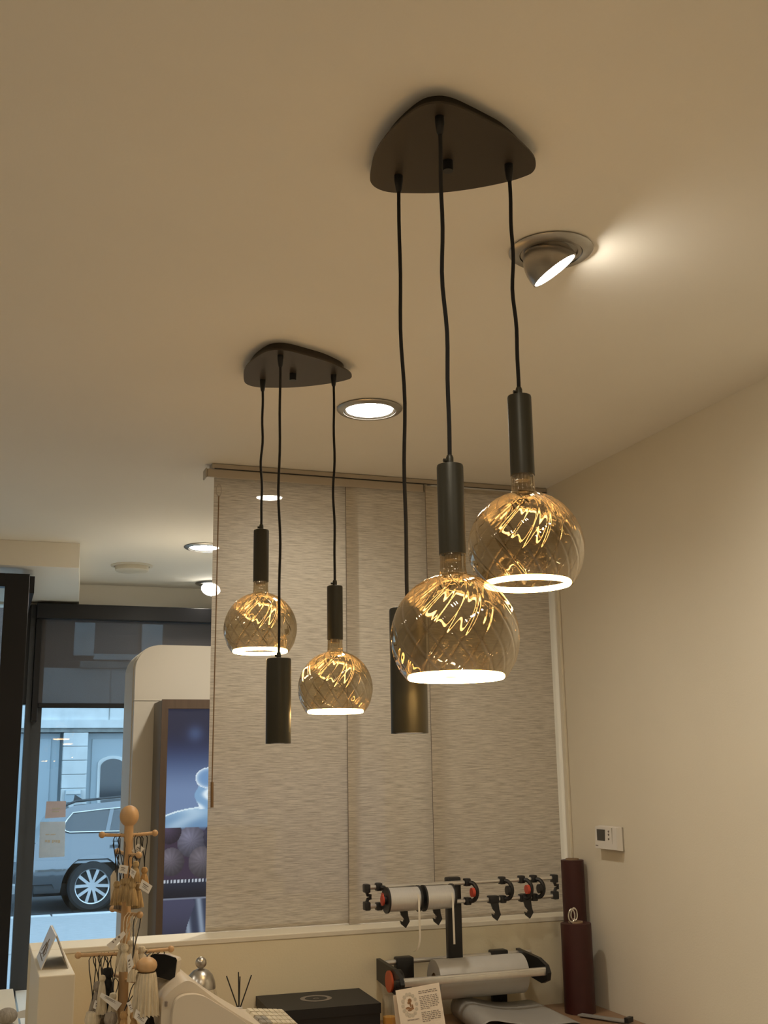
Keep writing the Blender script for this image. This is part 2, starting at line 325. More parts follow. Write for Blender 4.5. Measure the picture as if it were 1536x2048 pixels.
# ---------------------------------------------------------------- recessed lamps
M['lamp3'] = emat('spotlight_lens_glow', LAMP_COL, LAMP*2.5)
def beam(t, loc, aim, watt, cone, blend=1.):
    d = bpy.data.lights.new('lamp_beam', 'SPOT'); d.energy = watt; d.color = LAMP_COL; d.spot_size = math.radians(cone); d.spot_blend = blend; d.shadow_soft_size = .05
    o = link('lamp_beam', d, t, Vector(loc)-ORG[t.name]); o.rotation_euler = Vector(aim).to_track_quat('-Z', 'Y').to_euler(); return o
def downlight(x, y, label, r=.105, grp='recessed ceiling downlights', m='lamp'):
    t = thing('ceiling_downlight', label, 'ceiling light', (x, y, ZC-.012), grp)
    part('trim_ring', MB().lathe([(r-.004, 0), (r, -.004), (r-.006, -.010), (r-.021, -.012), (r-.023, -.006), (r-.023, 0)], (x, y, ZC), n=56, cap=False), 'trim', t)
    part('inner_ring', MB().lathe([(r-.0245, -.001), (r-.0245, -.010), (r-.031, -.006), (r-.031, -.001)], (x, y, ZC), n=56, cap=False), 'spot', t)
    part('diffuser', MB().lathe([(r-.031, -.0015), (r-.031, -.0065)], (x, y, ZC), n=48), m, t)
    beam(t, (x, y, ZC-.022), (0, 0, -1), BEAM*(1.5 if m == 'lamp2' else 1.), 150)
    return t
downlight(1.107, 3.212, 'round recessed downlight in the ceiling between the two pendant lamps')
M['lamp2'] = emat('display_lamp_glow', LAMP_COL, LAMP*2.2)
downlight(1.08, 4.44, 'bright downlight glowing through the top of the left blind panel', .085, m='lamp2')
downlight(1.02, 5.58, 'recessed downlight half hidden by the left edge of the blind', m='lamp2')
def tilt_spot(x, y, label, aim, r=.098, drop_=.03, s=1.):
    t = thing('tilting_spotlight', label, 'spotlight', (x, y, ZC-.012), 'tilting ceiling spotlights')
    part('trim_ring', MB().lathe([(r-.003, 0), (r, -.004), (r-.006, -.009), (r-.024, -.011), (r-.025, -.003), (r-.025, 0)], (x, y, ZC), n=56, cap=False), 'trim', t)
    part('inner_ring', MB().lathe([(r-.026, -.001), (r-.026, -.009), (r-.034, -.009), (r-.034, -.001)], (x, y, ZC), n=56, cap=False), 'spot', t)
    q = Vector(aim).normalized().to_track_quat('Z', 'Y').to_matrix().to_4x4(); R_ = r-.036
    prof = [(R_*math.sin(PI*.5*i/8)+1e-4, -R_*1.25*math.cos(PI*.5*i/8)) for i in range(9)]+[(R_, .012), (R_-.004, .012), (R_-.004, .006)]
    m4 = Matrix.Translation((x, y, ZC-drop_)) @ q
    h = part('spot_head', MB().lathe(prof, n=44).xform(m4), 'spot', t)
    part('lens', MB().lathe([(R_-.004, .002), (R_-.004, .008)], n=40).xform(m4), 'lamp3', h)
    beam(t, m4 @ V3(0, 0, .02), aim, BEAM*s, 125)
    return t
tilt_spot(1.134, 2.033, 'silver tilting spotlight in the ceiling, turned towards the right wall', (.57, -.10, -.82), .094, .040, 1.5)
tilt_spot(1.27, 6.70, 'tilting spotlight by the shop window, half behind the left blind edge', (-.25, -.5, -.8), .098, .03)
for i, (x, y, w) in enumerate([(.35, .9, 'just above the camera'), (-1.2, 1.8, 'left of the camera'), (-1.2, .0, 'behind the camera on the left'), (1.1, .1, 'behind the camera by the right wall'), (.2, -1.6, 'far behind the camera in the middle'), (-1.4, 3.4, 'left of the rear pendant lamp'), (-1.9, -1.9, 'far behind the camera on the left')]):
    downlight(x, y, 'added fill downlight out of view, '+w)  # unseen lamps, added to raise the room brightness
# ceiling loudspeaker
sx, sy = .733, 6.22
t = thing('ceiling_speaker', 'pale round ceiling speaker near the shop window', 'speaker', (sx, sy, ZC-.03))
part('speaker_rim', MB().lathe([(.115, 0), (.115, -.004), (.098, -.007), (.096, 0)], (sx, sy, ZC), n=48, cap=False), 'speaker', t)
part('speaker_grille', MB().lathe([(.091, -.001), (.091, -.028), (.084, -.033), (.03, -.034), (.001, -.034)], (sx, sy, ZC), n=48, cap=False), 'speaker', t)
# ---------------------------------------------------------------- panel blinds
trk = thing('curtain_track', 'pale metal sliding track for the panel blinds under the ceiling', 'curtain track', (1.44, 4.0, ZC-.056))
part('rail', MB().box((.752, 3.992, ZC-.021), (XR-.004, 4.055, ZC-.0015), .002), 'track', trk, False)
part('valance', MB().box((.735, 3.994, ZC-.054), (1.60, 4.003, ZC-.022), .002), 'track', trk, False)
part('groove', MB().box((.76, 3.990, ZC-.0225), (XR-.004, 3.9915, ZC-.0195)), 'black', trk, False)
part('end_cap', MB().box((.728, 3.993, ZC-.056), (.734, 4.048, ZC-.020), .002), 'creamdark', trk, False)
part('stop_clip', MB().box((1.602, 3.992, ZC-.052), (1.614, 4.002, ZC-.022), .001), 'creamdark', trk, False)
def blind(x0, x1, Y, ztop, label):
    t = thing('panel_blind', label, 'blind', ((x0+x1)/2, Y, ZL+.001), 'woven panel blinds')
    nz = 2
    part('fabric_panel', MB().add([(x0, Y, ZL+.002), (x1, Y, ZL+.002), (x1, Y, ztop), (x0, Y, ztop)], [(0, 1, 2, 3)]), 'blind', t, False)
    part('bottom_bar', MB().box((x0+.004, Y+.001, ZL+.002), (x1-.004, Y+.005, ZL+.016)), 'track', t, False)
    if x0 > 1: part('seam_shade', MB().box((x0-.0022, Y-.0006, ZL+.002), (x0, Y+.0006, ztop)), 'pframe2', t, False)  # dark strip along the left edge, standing in for seam shade
    part('carrier', MB().box((x0+.004, Y+.001, ztop-.02), (x1-.004, Y+.004, ztop+.0)), 'track', t, False)
blind(.768, 1.318, 4.036, ZC-.0225, 'left woven beige blind panel behind the rear pendant lamp')
blind(1.281, 1.640, 4.014, ZC-.0225, 'middle narrow beige woven blind panel between two vertical seams')
blind(1.603, 2.128, 3.985, ZC-.030, 'right woven beige blind panel beside the plain cream wall')
wd = thing('blind_wand', 'thin brown pull wand hanging at the left edge of the blind', 'blind wand', atY(424, 1615, 4.0))
wt, wb = atY(438, 966, 4.003), atY(424, 1570, 4.003)
part('rod', MB().tube([wt-V3(0, 0, .05), wb], .0022, 8), 'wand', wd)
part('grip', MB().tube([wb+V3(0, 0, .01), atY(424, 1615, 4.003)], .0055, 12), 'wand', wd)
part('hook', MB().torus(wt-V3(0, 0, .028), .010, .0015, 'Y', 20, 6, 2.2), 'track', wd)

# ---------------------------------------------------------------- entrance and shop window
dr = struct('door_1', MB().box((.065, 5.70, .02), (.179, 5.76, CH+.966), .002).box((-.93, 5.70, CH+.90), (.065, 5.76, CH+.966)).box((-.99, 5.70, .02), (-.87, 5.76, CH+.90)).box((-.87, 5.70, .02), (.065, 5.76, .14)), 'frame')
part('pane', MB().box((-.87, 5.725, .14), (.065, 5.733, CH+.90)), 'pane', dr, False)
w2 = struct('window_2', MB().box((.145, 5.76, CH+.88), (.205, 6.86, CH+.966)).box((.145, 5.76, 0), (.205, 6.86, .18)).box((.128, 5.761, .0), (.170, 5.80, CH+.966)), 'frame')
part('pane', MB().box((.172, 5.80, .18), (.178, 6.86, CH+.88)), 'pane', w2, False)
w1 = struct('window_1', MB().box((.145, 6.861, 0), (.207, 7.0, CH+.984)).box((.207, 6.90, CH+.40), (.234, 6.99, CH+.984)).box((.234, 6.87, 0), (.262, 7.0, CH+.984)).box((.262, 6.90, 0), (.325, 6.99, CH+.984)).box((.325, 6.90, CH+.90), (XR-.001, 6.99, CH+.984)).box((.325, 6.90, 0), (XR-.001, 6.99, .45)), 'frame2')
part('pane', MB().box((.2071, 6.945, .001), (.2339, 6.953, CH+.40)), 'pane', w1, False)
part('pane', MB().box((.326, 6.945, .45), (XR-.002, 6.953, CH+.90)), 'pane', w1, False)
rs = thing('roller_shade', 'dark see-through roller shade half lowered over the shop window', 'roller blind', (1.2, 6.86, CH+.38))
part('cassette', MB().box((.263, 6.80, CH+.895), (XR-.01, 6.899, CH+.984), .004), 'frame', rs, False)
part('shade_fabric', MB().add([(.30, 6.86, CH+.405), (XR-.02, 6.86, CH+.405), (XR-.02, 6.86, CH+.91), (.30, 6.86, CH+.91)], [(0, 1, 2, 3)]), 'shade', rs, False)
part('bottom_bar', MB().box((.30, 6.848, CH+.378), (XR-.02, 6.872, CH+.406), .004), 'frame', rs, False)
part('side_bracket', MB().box((.266, 6.84, CH+.30), (.298, 6.90, CH+.894), .002), 'frame', rs, False)
# notes on the pane
def quad_px(pts, Y, th): return MB().prism([atY(x, y, Y) for x, y in pts], (0, th, 0))
n1 = thing('paper_note', 'small pink paper note stuck on the shop window', 'note', atY(110, 1637, 6.94))
part('sheet', quad_px([(93, 1603), (132, 1602), (131, 1634), (90, 1637)], 6.941, .002), 'pink', n1, False)
part_s('print', MB().box(atY(104, 1616, 6.939), atY(120, 1618, 6.940)).box(atY(104, 1622, 6.939), atY(118, 1624, 6.940)), 'lace', n1, False)
n2 = thing('paper_note', 'larger pale paper note stuck low on the shop window', 'note', atY(103, 1715, 6.94))
part('sheet', quad_px([(80, 1644), (131, 1643), (129, 1713), (78, 1716)], 6.941, .002), 'note', n2, False)
mbp = MB()
for k, (x0, x1) in enumerate([(90, 94), (95, 100), (104, 107), (108, 110), (111, 115), (116, 120)]): mbp.box(atY(x0, 1680, 6.939), atY(x1, 1684+(k % 3), 6.940))
for x0, x1 in [(91, 99), (101, 111)]: mbp.box(atY(x0, 1668, 6.939), atY(x1, 1670, 6.940))
part_s('print', mbp, 'lace', n2, False)

# ---------------------------------------------------------------- display board with light box
YP = 5.2
dp = thing('display_board', 'tall white display board with a rounded corner behind the blind', 'display board', V3(1.2, YP, .442))
pl, pt_ = atY(268, 1420, 5.2).x-.03, CH+.575
def arch(x0, x1, z1, rad, Y):
    pts = [V3(x0, Y, .442)]+[V3(x0+rad-rad*math.cos(PI/2*i/14), Y, z1-rad+rad*math.sin(PI/2*i/14)) for i in range(15)]
    pts += [V3(x1-rad+rad*math.sin(PI/2*i/14), Y, z1-rad+rad*math.cos(PI/2*i/14)) for i in range(15)]+[V3(x1, Y, .442)]
    return pts
part('upper_board', MB().prism([p if p.z > 1 else V3(p.x, p.y, CH+.321) for p in arch(pl+.03, 1.95, pt_, .115, YP)], (0, .05, 0)), 'panel', dp)
part('lower_board', MB().box((pl+.03, YP, .442), (1.95, YP+.05, CH+.318)), 'panel', dp, False)
part('edge_band', MB().prism(arch(pl+.026, 1.954, pt_+.004, .118, YP+.051), (0, .30, 0)), 'panel', dp)
lb = thing('light_box', 'backlit poster box with taupe wooden frame, glass dome picture on blue ground', 'light box', V3(1.2, 4.98, CH-1.0))
fx0, fx1, fz0, fz1, fy = .735, 1.79, CH-1.05, CH+.312, 4.96
part('box_side', MB().box((fx0, fy+.012, fz0), (fx1, YP-.002, fz1-.003), .002), 'pframe2', lb, False)
part('front_frame', MB().box((fx0, fy, fz0), (fx0+.028, fy+.011, fz1)).box((fx1-.028, fy, fz0), (fx1, fy+.011, fz1)).box((fx0+.028, fy, fz1-.04), (fx1-.028, fy+.011, fz1)).box((fx0+.028, fy, fz0), (fx1-.028, fy+.011, fz0+.03)), 'pframe', lb, False)
def poster():
    x0, x1, z0, z1 = fx0+.029, fx1-.029, fz0+.031, fz1-.041
    nx, nz = 320, 400; me = bpy.data.meshes.new('poster'); Y = fy+.008
    V = [(x0+(x1-x0)*i/nx, Y, z0+(z1-z0)*j/nz) for j in range(nz+1) for i in range(nx+1)]
    Fc = [(j*(nx+1)+i, j*(nx+1)+i+1, (j+1)*(nx+1)+i+1, (j+1)*(nx+1)+i) for j in range(nz) for i in range(nx)]
    o = ORG[lb.name]; me.from_pydata([(x-o.x, y-o.y, z-o.z) for x, y, z in V], [], Fc)
    ca = me.color_attributes.new('Col', 'FLOAT_COLOR', 'POINT'); cx = x0+.185
    def sm(a, b, x): t = max(0, min(1, (x-a)/(b-a))); return t*t*(3-2*t)
    def mixc(a, b, t): return tuple(p+(q-p)*t for p, q in zip(a, b))
    rnd = random.Random(3); figs = [(x0+.115, -.165, .062, (92, 92, 108)), (x0+.03, -.245, .055, (86, 82, 92)), (x0+.165, -.25, .062, (84, 80, 88)), (x0+.235, -.15, .07, (52, 52, 68)), (x0+.02, -.12, .05, (62, 54, 72)), (x0+.30, -.24, .06, (80, 76, 86)), (x0+.37, -.16, .066, (88, 84, 98)), (x0+.45, -.24, .06, (70, 68, 78)), (x0+.52, -.16, .055, (58, 54, 66))]
    data = []
    for x, y, z in V:
        u = x-cx; h = z-CH+.125                              # h: height relative to the eye
        c = mixc((36, 50, 86), (26, 32, 56), sm(.14, .33, h))
        c = mixc(c, (118, 142, 178), sm(.27, .03, h)*.85)
        b = math.exp(-((x-x0-.12)**2+(h-.29)**2)/.0012)+math.exp(-((x-x0-.30)**2+(h-.31)**2)/.0022); c = mixc(c, (84, 112, 158), min(1, b)*.5)
        if h < -.40: c = mixc((62, 64, 88), (32, 34, 48), sm(-.40, -.66, h))
        # domed glass lid with handle
        de = (u/.315)**2+((h+.185)/.165)**2
        if de < 1 and h > -.13:
            c = mixc((150, 186, 214), (96, 132, 168), sm(.02, -.12, h)); c = mixc(c, (196, 218, 232), .5*(.5+.5*math.sin(u*23+math.sin(h*40)*2+h*30))**3)
            if de > .93: c = (206, 226, 236)
        if abs(u) < .052+.01*math.sin(h*60) and -.03 < h < .085:
            c = mixc((120, 158, 194), (214, 230, 240), (.5+.5*math.sin(u*70+math.sin(h*50)*2.5))**3)
        if (u/.06)**2+((h-.10)/.045)**2 < 1:
            e = (u/.06)**2+((h-.10)/.045)**2; c = mixc((104, 142, 184), (232, 242, 246), e**3)
        if abs(u) < .30 and -.32 < h < -.105:
            c = mixc(c, (54, 44, 62), sm(-.095, -.13, h))
            for fx, fz, fr, fc in figs:
                d = math.hypot(x-fx, (h-fz)*.95)/fr
                if d < 1:
                    sh = .5+.6*max(0, 1-math.hypot(x-fx+fr*.3, h-fz-fr*.4)/(fr*1.5)); st = 1+.05*math.sin(math.atan2(h-fz, x-fx)*14+fx*50)
                    c = tuple(min(255, v*sh*st*1.15) for v in fc)
        if abs(u) < .34 and -.40 < h < -.318:
            c = mixc((34, 40, 56), (18, 22, 34), sm(-.32, -.39, h))
            if h > -.330 and math.sin(x*420) > -.1: c = (176, 184, 194)
            if h < -.393: c = (110, 118, 134)
        ww = .05+.045*abs(math.sin((h+.42)*9)) if h > -.62 else .13
        if abs(u) < ww and -.75 < h < -.40: c = mixc((46, 54, 74), (128, 142, 160), abs(math.sin(u*55+h*7))**4)
        data += [*lin(c), 1.]
    ca.data.foreach_set('color', data); me.materials.append(vcol('backlit_poster_print', 1.0))
    return link('poster', me, lb)
poster()

# ---------------------------------------------------------------- counter
ct = thing('counter', 'brown laminate shop counter along the half wall', 'counter', V3(1.25, 3.55, 0))
part('worktop', MB().box((.29, 3.18, ZT-.035), (XR-.002, YH-.003, ZT), .003), 'counter', ct, False)
part('cabinet', MB().box((.29, 3.24, .01), (XR-.002, YH-.01, ZT-.036)), 'creamdark', ct, False)
# tent sign on the divider
ap0, ap1 = V3(.238, 3.50, ZL+.088), V3(.238, 3.74, ZL+.088)
ts = thing('tent_sign', 'small white folded tent sign on the cream divider top', 'sign', V3(.238, 3.62, ZL))
for s_ in (-1, 1):
    q = [V3(.238+s_*.036, 3.50, ZL+.001), V3(.238+s_*.036, 3.74, ZL+.001), V3(.238, 3.74, ZL+.09), V3(.238, 3.50, ZL+.09)]
    part('leaf', MB().prism(q, (s_*.003, 0, .001)), 'thermo', ts, False)
def on_leaf(u, v, e=.0035): return V3(.238-.036*(1-v)-e, 3.50+.24*u, ZL+.001+.089*v+.001)
pr = MB()
for pts in [[(.75, .30), (.55, .62), (.40, .35), (.60, .25)], [(.50, .30), (.42, .75), (.36, .30)], [(.30, .62), (.18, .40), (.30, .28)], [(.85, .20), (.20, .18)]]:
    pr.tube([on_leaf(u, v) for u, v in pts], .0014, 6)
part_s('print', pr, 'ink', ts)

# ---------------------------------------------------------------- wrapping station
YU = 3.74
ws = thing('ribbon_rack', 'black and aluminium ribbon and paper dispenser rack in front of the half wall', 'dispenser rack', V3(1.75, 3.78, ZT))
def P(x, y, Y=YU): return atY(x, y, Y)
ra, rb_ = P(733, 1774), P(1108, 1757); la, lb_ = P(737, 1813), P(1108, 1791.5)
zu, zl_ = (ra.z+rb_.z)/2, (la.z+lb_.z)/2; xa, xb = ra.x, rb_.x
for z in (zu, zl_): part('rail', MB().tube([V3(xa, YU, z), V3(xb, YU, z)], .0075, 14), 'alu', ws)
zm = (zu+zl_)/2; hh = zu-zl_
for xe in (xa, xb):
    e = MB().box((xe-.010, YU-.016, zu-.016), (xe+.010, YU+.016, zu+.012), .004).box((xe-.010, YU-.016, zl_-.012), (xe+.010, YU+.016, zl_+.016), .004)
    e.tube([V3(xe, YU-.002, zu-.014), V3(xe+.004, YU, zu-.024), V3(xe+.014, YU, zm+.004), V3(xe+.014, YU, zm-.004), V3(xe+.004, YU, zl_+.024), V3(xe, YU-.002, zl_+.014)], .006, 8)
    part('end_bracket', e, 'black', ws)
pa, pb = P(891, 1760, YU+.03), P(925, 1917, YU+.03)
part('post', MB().box((pa.x, YU+.012, pb.z-.01), (pb.x-.004, YU+.045, zu+.018), .005), 'black', ws)
def holder(x, cap, flip=1):
    mb = MB().box((x-.016, YU-.013, zu-.012), (x+.006, YU+.013, zu+.014), .004).box((x-.016, YU-.013, zl_-.014), (x+.006, YU+.013, zl_+.012), .004)
    pts = [V3(x, YU-.012, zu)]+[V3(x+.014*math.sin(PI*i/10)+.004, YU-.012-.022*math.sin(PI*i/10), zm+hh*.5*math.cos(PI*i/10)) for i in range(1, 10)]+[V3(x, YU-.012, zl_)]
    mb.tube(pts, .0075, 8)
    h = part('roll_holder', mb, 'black', ws)
    part('cap', MB().lathe([(.0155, -.006), (.0155, .004), (.012, .006)], (x+.002, YU-.034, zm), axis='X', n=20), cap, h)
def px_x(x, y=1785): return P(x, y).x
for x, c in [(760, 'red'), (937, 'red'), (1007, 'black'), (1046, 'red'), (1070, 'black')]: holder(px_x(x), c)
for x, ln in [(803, .062), (868, .060), (985, .058), (1050, .058)]:
    X = px_x(x); z0 = zl_-.004
    o2 = [V3(X-.016, YU-.016, z0), V3(X+.014, YU-.016, z0), V3(X+.017, YU-.016, z0-.5*ln), V3(X+.022, YU-.016, z0-.8*ln), V3(X+.008, YU-.016, z0-ln-.008), V3(X-.008, YU-.016, z0-.92*ln), V3(X-.012, YU-.016, z0-.72*ln), V3(X-.002, YU-.016, z0-.80*ln), V3(X+.003, YU-.016, z0-.66*ln), V3(X-.008, YU-.016, z0-.45*ln)]
    part('tear_hook', MB().prism(o2, (0, .007, 0)).box((X-.018, YU-.017, zl_-.013), (X+.018, YU+.013, zl_+.013), .004), 'black', ws)
# ribbon rolls on the rack
for x0, x1, lab in [(771, 838, 'left roll of silver ribbon on the dispenser rack, nearest the red end cap'), (845, 905, 'right roll of silver ribbon on the dispenser rack, beside the black post')]:
    X0, X1 = atY(x0, 1797, YU-.062).x, atY(x1, 1797, YU-.062).x; c = V3(0, YU-.062, zm-.006)
    t = thing('ribbon_roll', lab, 'ribbon roll', V3((X0+X1)/2, c.y, zm-.045), 'silver ribbon rolls')
    part('ribbon', MB().lathe([(.038, X0+.006), (.038, X1-.006)], c, 'X', 40), 'ribbon', t)
    for xx in (X0+.003, X1-.003): part('flange', MB().lathe([(.0425, xx-.003), (.0425, xx+.003)], c, 'X', 40), 'black', t)
    part('spindle', MB().lathe([(.014, X0-.008), (.014, X1+.004)], c, 'X', 20), 'black', t)
    if x0 < 800: part('red_cap', MB().lathe([(.017, X0-.013), (.017, X0-.008), (.012, X0-.006)], c, 'X', 22), 'red', t)
    xt = X1-.016; yf = c.y-.039
    ln = .145 if x0 < 800 else .17
    pts = [(yf+.004, zm+.010), (yf-.001, zm-.006), (yf-.001, zm-ln*.6), (yf, zm-ln*.9)]
    if x0 < 800: pts += [(yf+.002, zm-ln*1.05), (yf+.006, zm-ln*1.14), (yf+.01, zm-ln*1.16)]
    sh = [0, 0, .001, .002, -.003, -.010, -.018]
    V = []
    for k, (yy, zz) in enumerate(pts): V += [V3(xt+sh[k]-.0032, yy, zz), V3(xt+sh[k]+.0032, yy-.001, zz)]
    mbt = MB().add(V, [(2*k, 2*k+1, 2*k+3, 2*k+2) for k in range(len(pts)-1)]); mbt.add([v+V3(0, .0008, 0) for v in V], [(2*k, 2*k+2, 2*k+3, 2*k+1) for k in range(len(pts)-1)])
    part('ribbon_tail', mbt, 'tail', t)
# paper cutter below
YB2, YF2 = 3.862, 3.655
k0, k1 = atY(772, 1925, YB2), atY(1046, 1905, YB2); zb2 = (k0.z+k1.z)/2
f0, f1 = atY(806, 1962, YF2), atY(1090, 1944, YF2); zf2 = (f0.z+f1.z)/2
part('back_rail', MB().tube([V3(k0.x-.01, YB2, zb2), V3(k1.x+.03, YB2, zb2)], .0085, 14), 'alu', ws)
part('cutter_bar', MB().box((f0.x, YF2-.012, zf2-.014), (f1.x, YF2+.004, zf2+.006), .003).tube([V3(f0.x, YF2-.002, zf2+.006), V3(f1.x, YF2-.002, zf2+.006)], .0065, 12), 'alu', ws)
xL = atY(752.7, 1923.5, YB2+.015).x; cap = atX(779, 1963, xL-.004)
for xe, s_ in ((xL, -1), (f1.x, 1)):
    o3 = [V3(xe, YB2+.015, zb2+.014), V3(xe, YB2+.015, zb2-.055), V3(xe, YF2+.03, zf2-.045), V3(xe, YF2-.012, zf2-.03), V3(xe, YF2-.02, zf2-.005), V3(xe, YF2-.005, zf2+.018), V3(xe, YF2+.05, zf2+.034)]
    sb = part('side_bracket', MB().prism(o3, (.014, 0, 0)), 'black', ws, False)
    if s_ < 0:
        part('round_hub', MB().lathe([(.036, .0), (.036, .024), (.030, .028)], (xe+.012, cap.y, cap.z), 'X', 28), 'black', sb)
        part('orange_cap', MB().lathe([(.034, -.006), (.034, .001)], (xe-.002, cap.y, cap.z), 'X', 28), 'orange', sb)
        part('bar_clamp', MB().box((f0.x-.028, YF2-.012, zf2-.016), (f0.x+.004, YF2+.012, zf2+.008), .005), 'black', sb)
for x0, x1 in ((793, 827), (984, 1016)):
    X0, X1 = atY(x0, 1930, 3.85).x, atY(x1, 1930, 3.85).x
    part('clamp', MB().box((X0, 3.842, zb2-.065), (X1, 3.882, zb2+.016), .005), 'black', ws)
    part('foot', MB().box((X0+.004, 3.855, ZT+.001), (X1-.004, 3.88, zb2-.066), .003), 'black', ws)
# big paper roll
c = V3(0, 3.752, (atY(870, 1958, 3.752).z+atY(1040, 1947, 3.752).z)/2); X0, X1 = atY(868, 1958, 3.752).x, atY(1043, 1947, 3.752).x
t = thing('paper_roll', 'thick roll of silver grey wrapping paper in the lower dispenser', 'paper roll', V3((X0+X1)/2, 3.752, c.z-.065))
part('roll', MB().lathe([(.0225, X0), (.064, X0), (.0645, X0+.002), (.0645, X1-.002), (.064, X1), (.0225, X1)], c, 'X', 56, cap=False), 'paper', t)
part('core', MB().lathe([(.022, X0+.001), (.022, X1-.001), (.018, X1-.001), (.018, X0+.001)], c, 'X', 28, cap=False), 'core', t)
part('spindle', MB().lathe([(.0075, k0.x+.004), (.0075, f1.x-.002)], c, 'X', 14), 'alu', t)
# loose sheet with curled front edge, lying in front of the roll
def curl_sheet():
    mb = MB(); Y0, Y1 = 3.80, 3.46; m = 16
    left = [(.03-.030*math.sin(PI*.95*i/10+.15), .032-.032*math.cos(PI*.95*i/10+.15)) for i in range(11)]          # rises from under to the crest
    mid = [(.05+.235*i/12, .062-.026*(i/12)-.012*math.sin(PI*i/12)) for i in range(13)]
    right = [(.298+.018*math.sin(PI*1.25*i/8), .018+.016*math.cos(PI*1.25*i/8)) for i in range(9)]
    prof = left+mid+right
    for j in range(m+1):
        r = j/m
        for px, pz in prof: mb.v.append(V3(1.575+px*(1.0+.10*r)-.035*r, Y0+(Y1-Y0)*r-.05*px, ZT+.004+pz*(1.15-.25*r)))
    k = len(prof); mb.f = [(j*k+i, j*k+i+1, (j+1)*k+i+1, (j+1)*k+i) for j in range(m) for i in range(k-1)]
    return mb
o = solo('paper_sheet', curl_sheet(), 'sheet', 'loose grey wrapping sheet with curled edges lying under the paper roll', 'paper sheet')
md = o.modifiers.new('thick', 'SOLIDIFY'); md.thickness = .0012
o = solo('printed_leaflet', MB().box((1.62, 3.36, ZT+.0005), (1.83, 3.425, ZT+.0025)), 'white', 'white printed leaflet on the counter in front of the curled grey sheet', 'leaflet', smooth=False)
# ruler-like cutting bar
a0, a1 = atZ(1160, 2030, ZT+.006), atZ(1254, 2044, ZT+.006)
cb = thing('cutting_ruler', 'grey flat ruler with black end lying before the maroon roll', 'ruler', (a0+a1)/2-V3(0, 0, .006))
dv_ = (a1-a0); nv = V3(-dv_.y, dv_.x, 0).normalized()*.016
part('blade', MB().prism([a0-nv, a1-nv, a1+nv, a0+nv], (0, 0, .004)), 'sheet', cb, False)
part('end_stop', MB().prism([a1-nv*1.1, a1+dv_*.08-nv*1.1, a1+dv_*.08+nv*1.1, a1+nv*1.1], (0, 0, .016)), 'black', cb, False)
# maroon rolls
def maroon(x, y, r, h, label, loc_r):
    t = thing('maroon_roll', label, 'paper roll', V3(x, y, ZT), 'maroon paper rolls')
    part('roll', MB().lathe([(r, .001), (r, h), (r-.002, h+.001), (loc_r, h+.001), (loc_r, h-.05)], (x, y, ZT), n=48, cap=False), 'maroon', t)
    part('core', MB().lathe([(loc_r-.0005, .002), (loc_r-.0005, h+.006), (loc_r-.005, h+.006), (loc_r-.005, .002)], (x, y, ZT), n=32, cap=False), 'core', t)
    return t
pf = atZ(1172, 2030, ZT); rx, ry = pf.x+.003, pf.y+.045
maroon(rx, ry, .054, zpx(1156, 1846, rx, ry)-ZT, 'front maroon paper roll standing on the counter, chrome loops sticking out', .026)
qx, qy = 2.098, 3.846
maroon(qx, qy, .042, zpx(1148, 1720, qx, qy)-ZT, 'taller maroon paper roll standing in the corner behind the other', .025)
zt_ = zpx(1156, 1846, rx, ry)
sc = thing('scissors', 'chrome scissor handles sticking out of the front maroon roll', 'scissors', V3(rx-.006, ry, zt_-.10))
for s_ in (-1, 1):
    part('handle_loop', MB().torus(V3(rx-.010+s_*.0115, ry+s_*.012, zt_+.026), .0125, .0024, 'Y', 32, 10, 1.75), 'chrome', sc)
    part('shank', MB().tube([V3(rx-.008+s_*.007, ry+s_*.010, zt_+.010), V3(rx-.008+s_*.003, ry+s_*.003, zt_-.09)], .003, 8), 'chrome', sc)
# ---------------------------------------------------------------- thermostat on the right wall
th = thing('thermostat', 'white room thermostat with grey display on the right wall', 'thermostat', V3(XR-.014, 3.63, CH-.298))
y0, y1, z0, z1 = 3.557, 3.705, CH-.293, CH-.211
part('back_plate', MB().box((XR-.006, y0+.001, z0+.002), (XR-.0005, y1-.002, z1-.002)), 'creamdark', th, False)
prof = [V3(XR-.0065, 0, z0), V3(XR-.032, 0, z0+.004), V3(XR-.028, 0, z1-.003), V3(XR-.0065, 0, z1)]
part('case', MB().prism([V3(p.x, y0, p.z) for p in prof], (0, y1-y0, 0)), 'thermo', th, False)
def tf(y, z): return XR-.0322+.004*(z-z0)/(z1-z0)
def tbox(ya, yb, za, zb, d=.0012): return MB().box((tf(0, (za+zb)/2)-d, ya, za), (tf(0, (za+zb)/2)+.003, yb, zb))
part('display', tbox(3.636, 3.690, CH-.262, CH-.223), 'lcd', th, False)
for zz in (-.228, -.239, -.254): part('button', MB().lathe([(.0035, -.002), (.0035, .003)], (tf(0, CH+zz), 3.610, CH+zz), 'X', 12), 'ink', th)
part_s('print', tbox(3.684, 3.700, CH-.281, CH-.278, .0008), 'ink', th, False)
part('side_seam', tbox(3.586, 3.5875, z0+.004, z1-.004, .0008), 'creamdark', th, False)

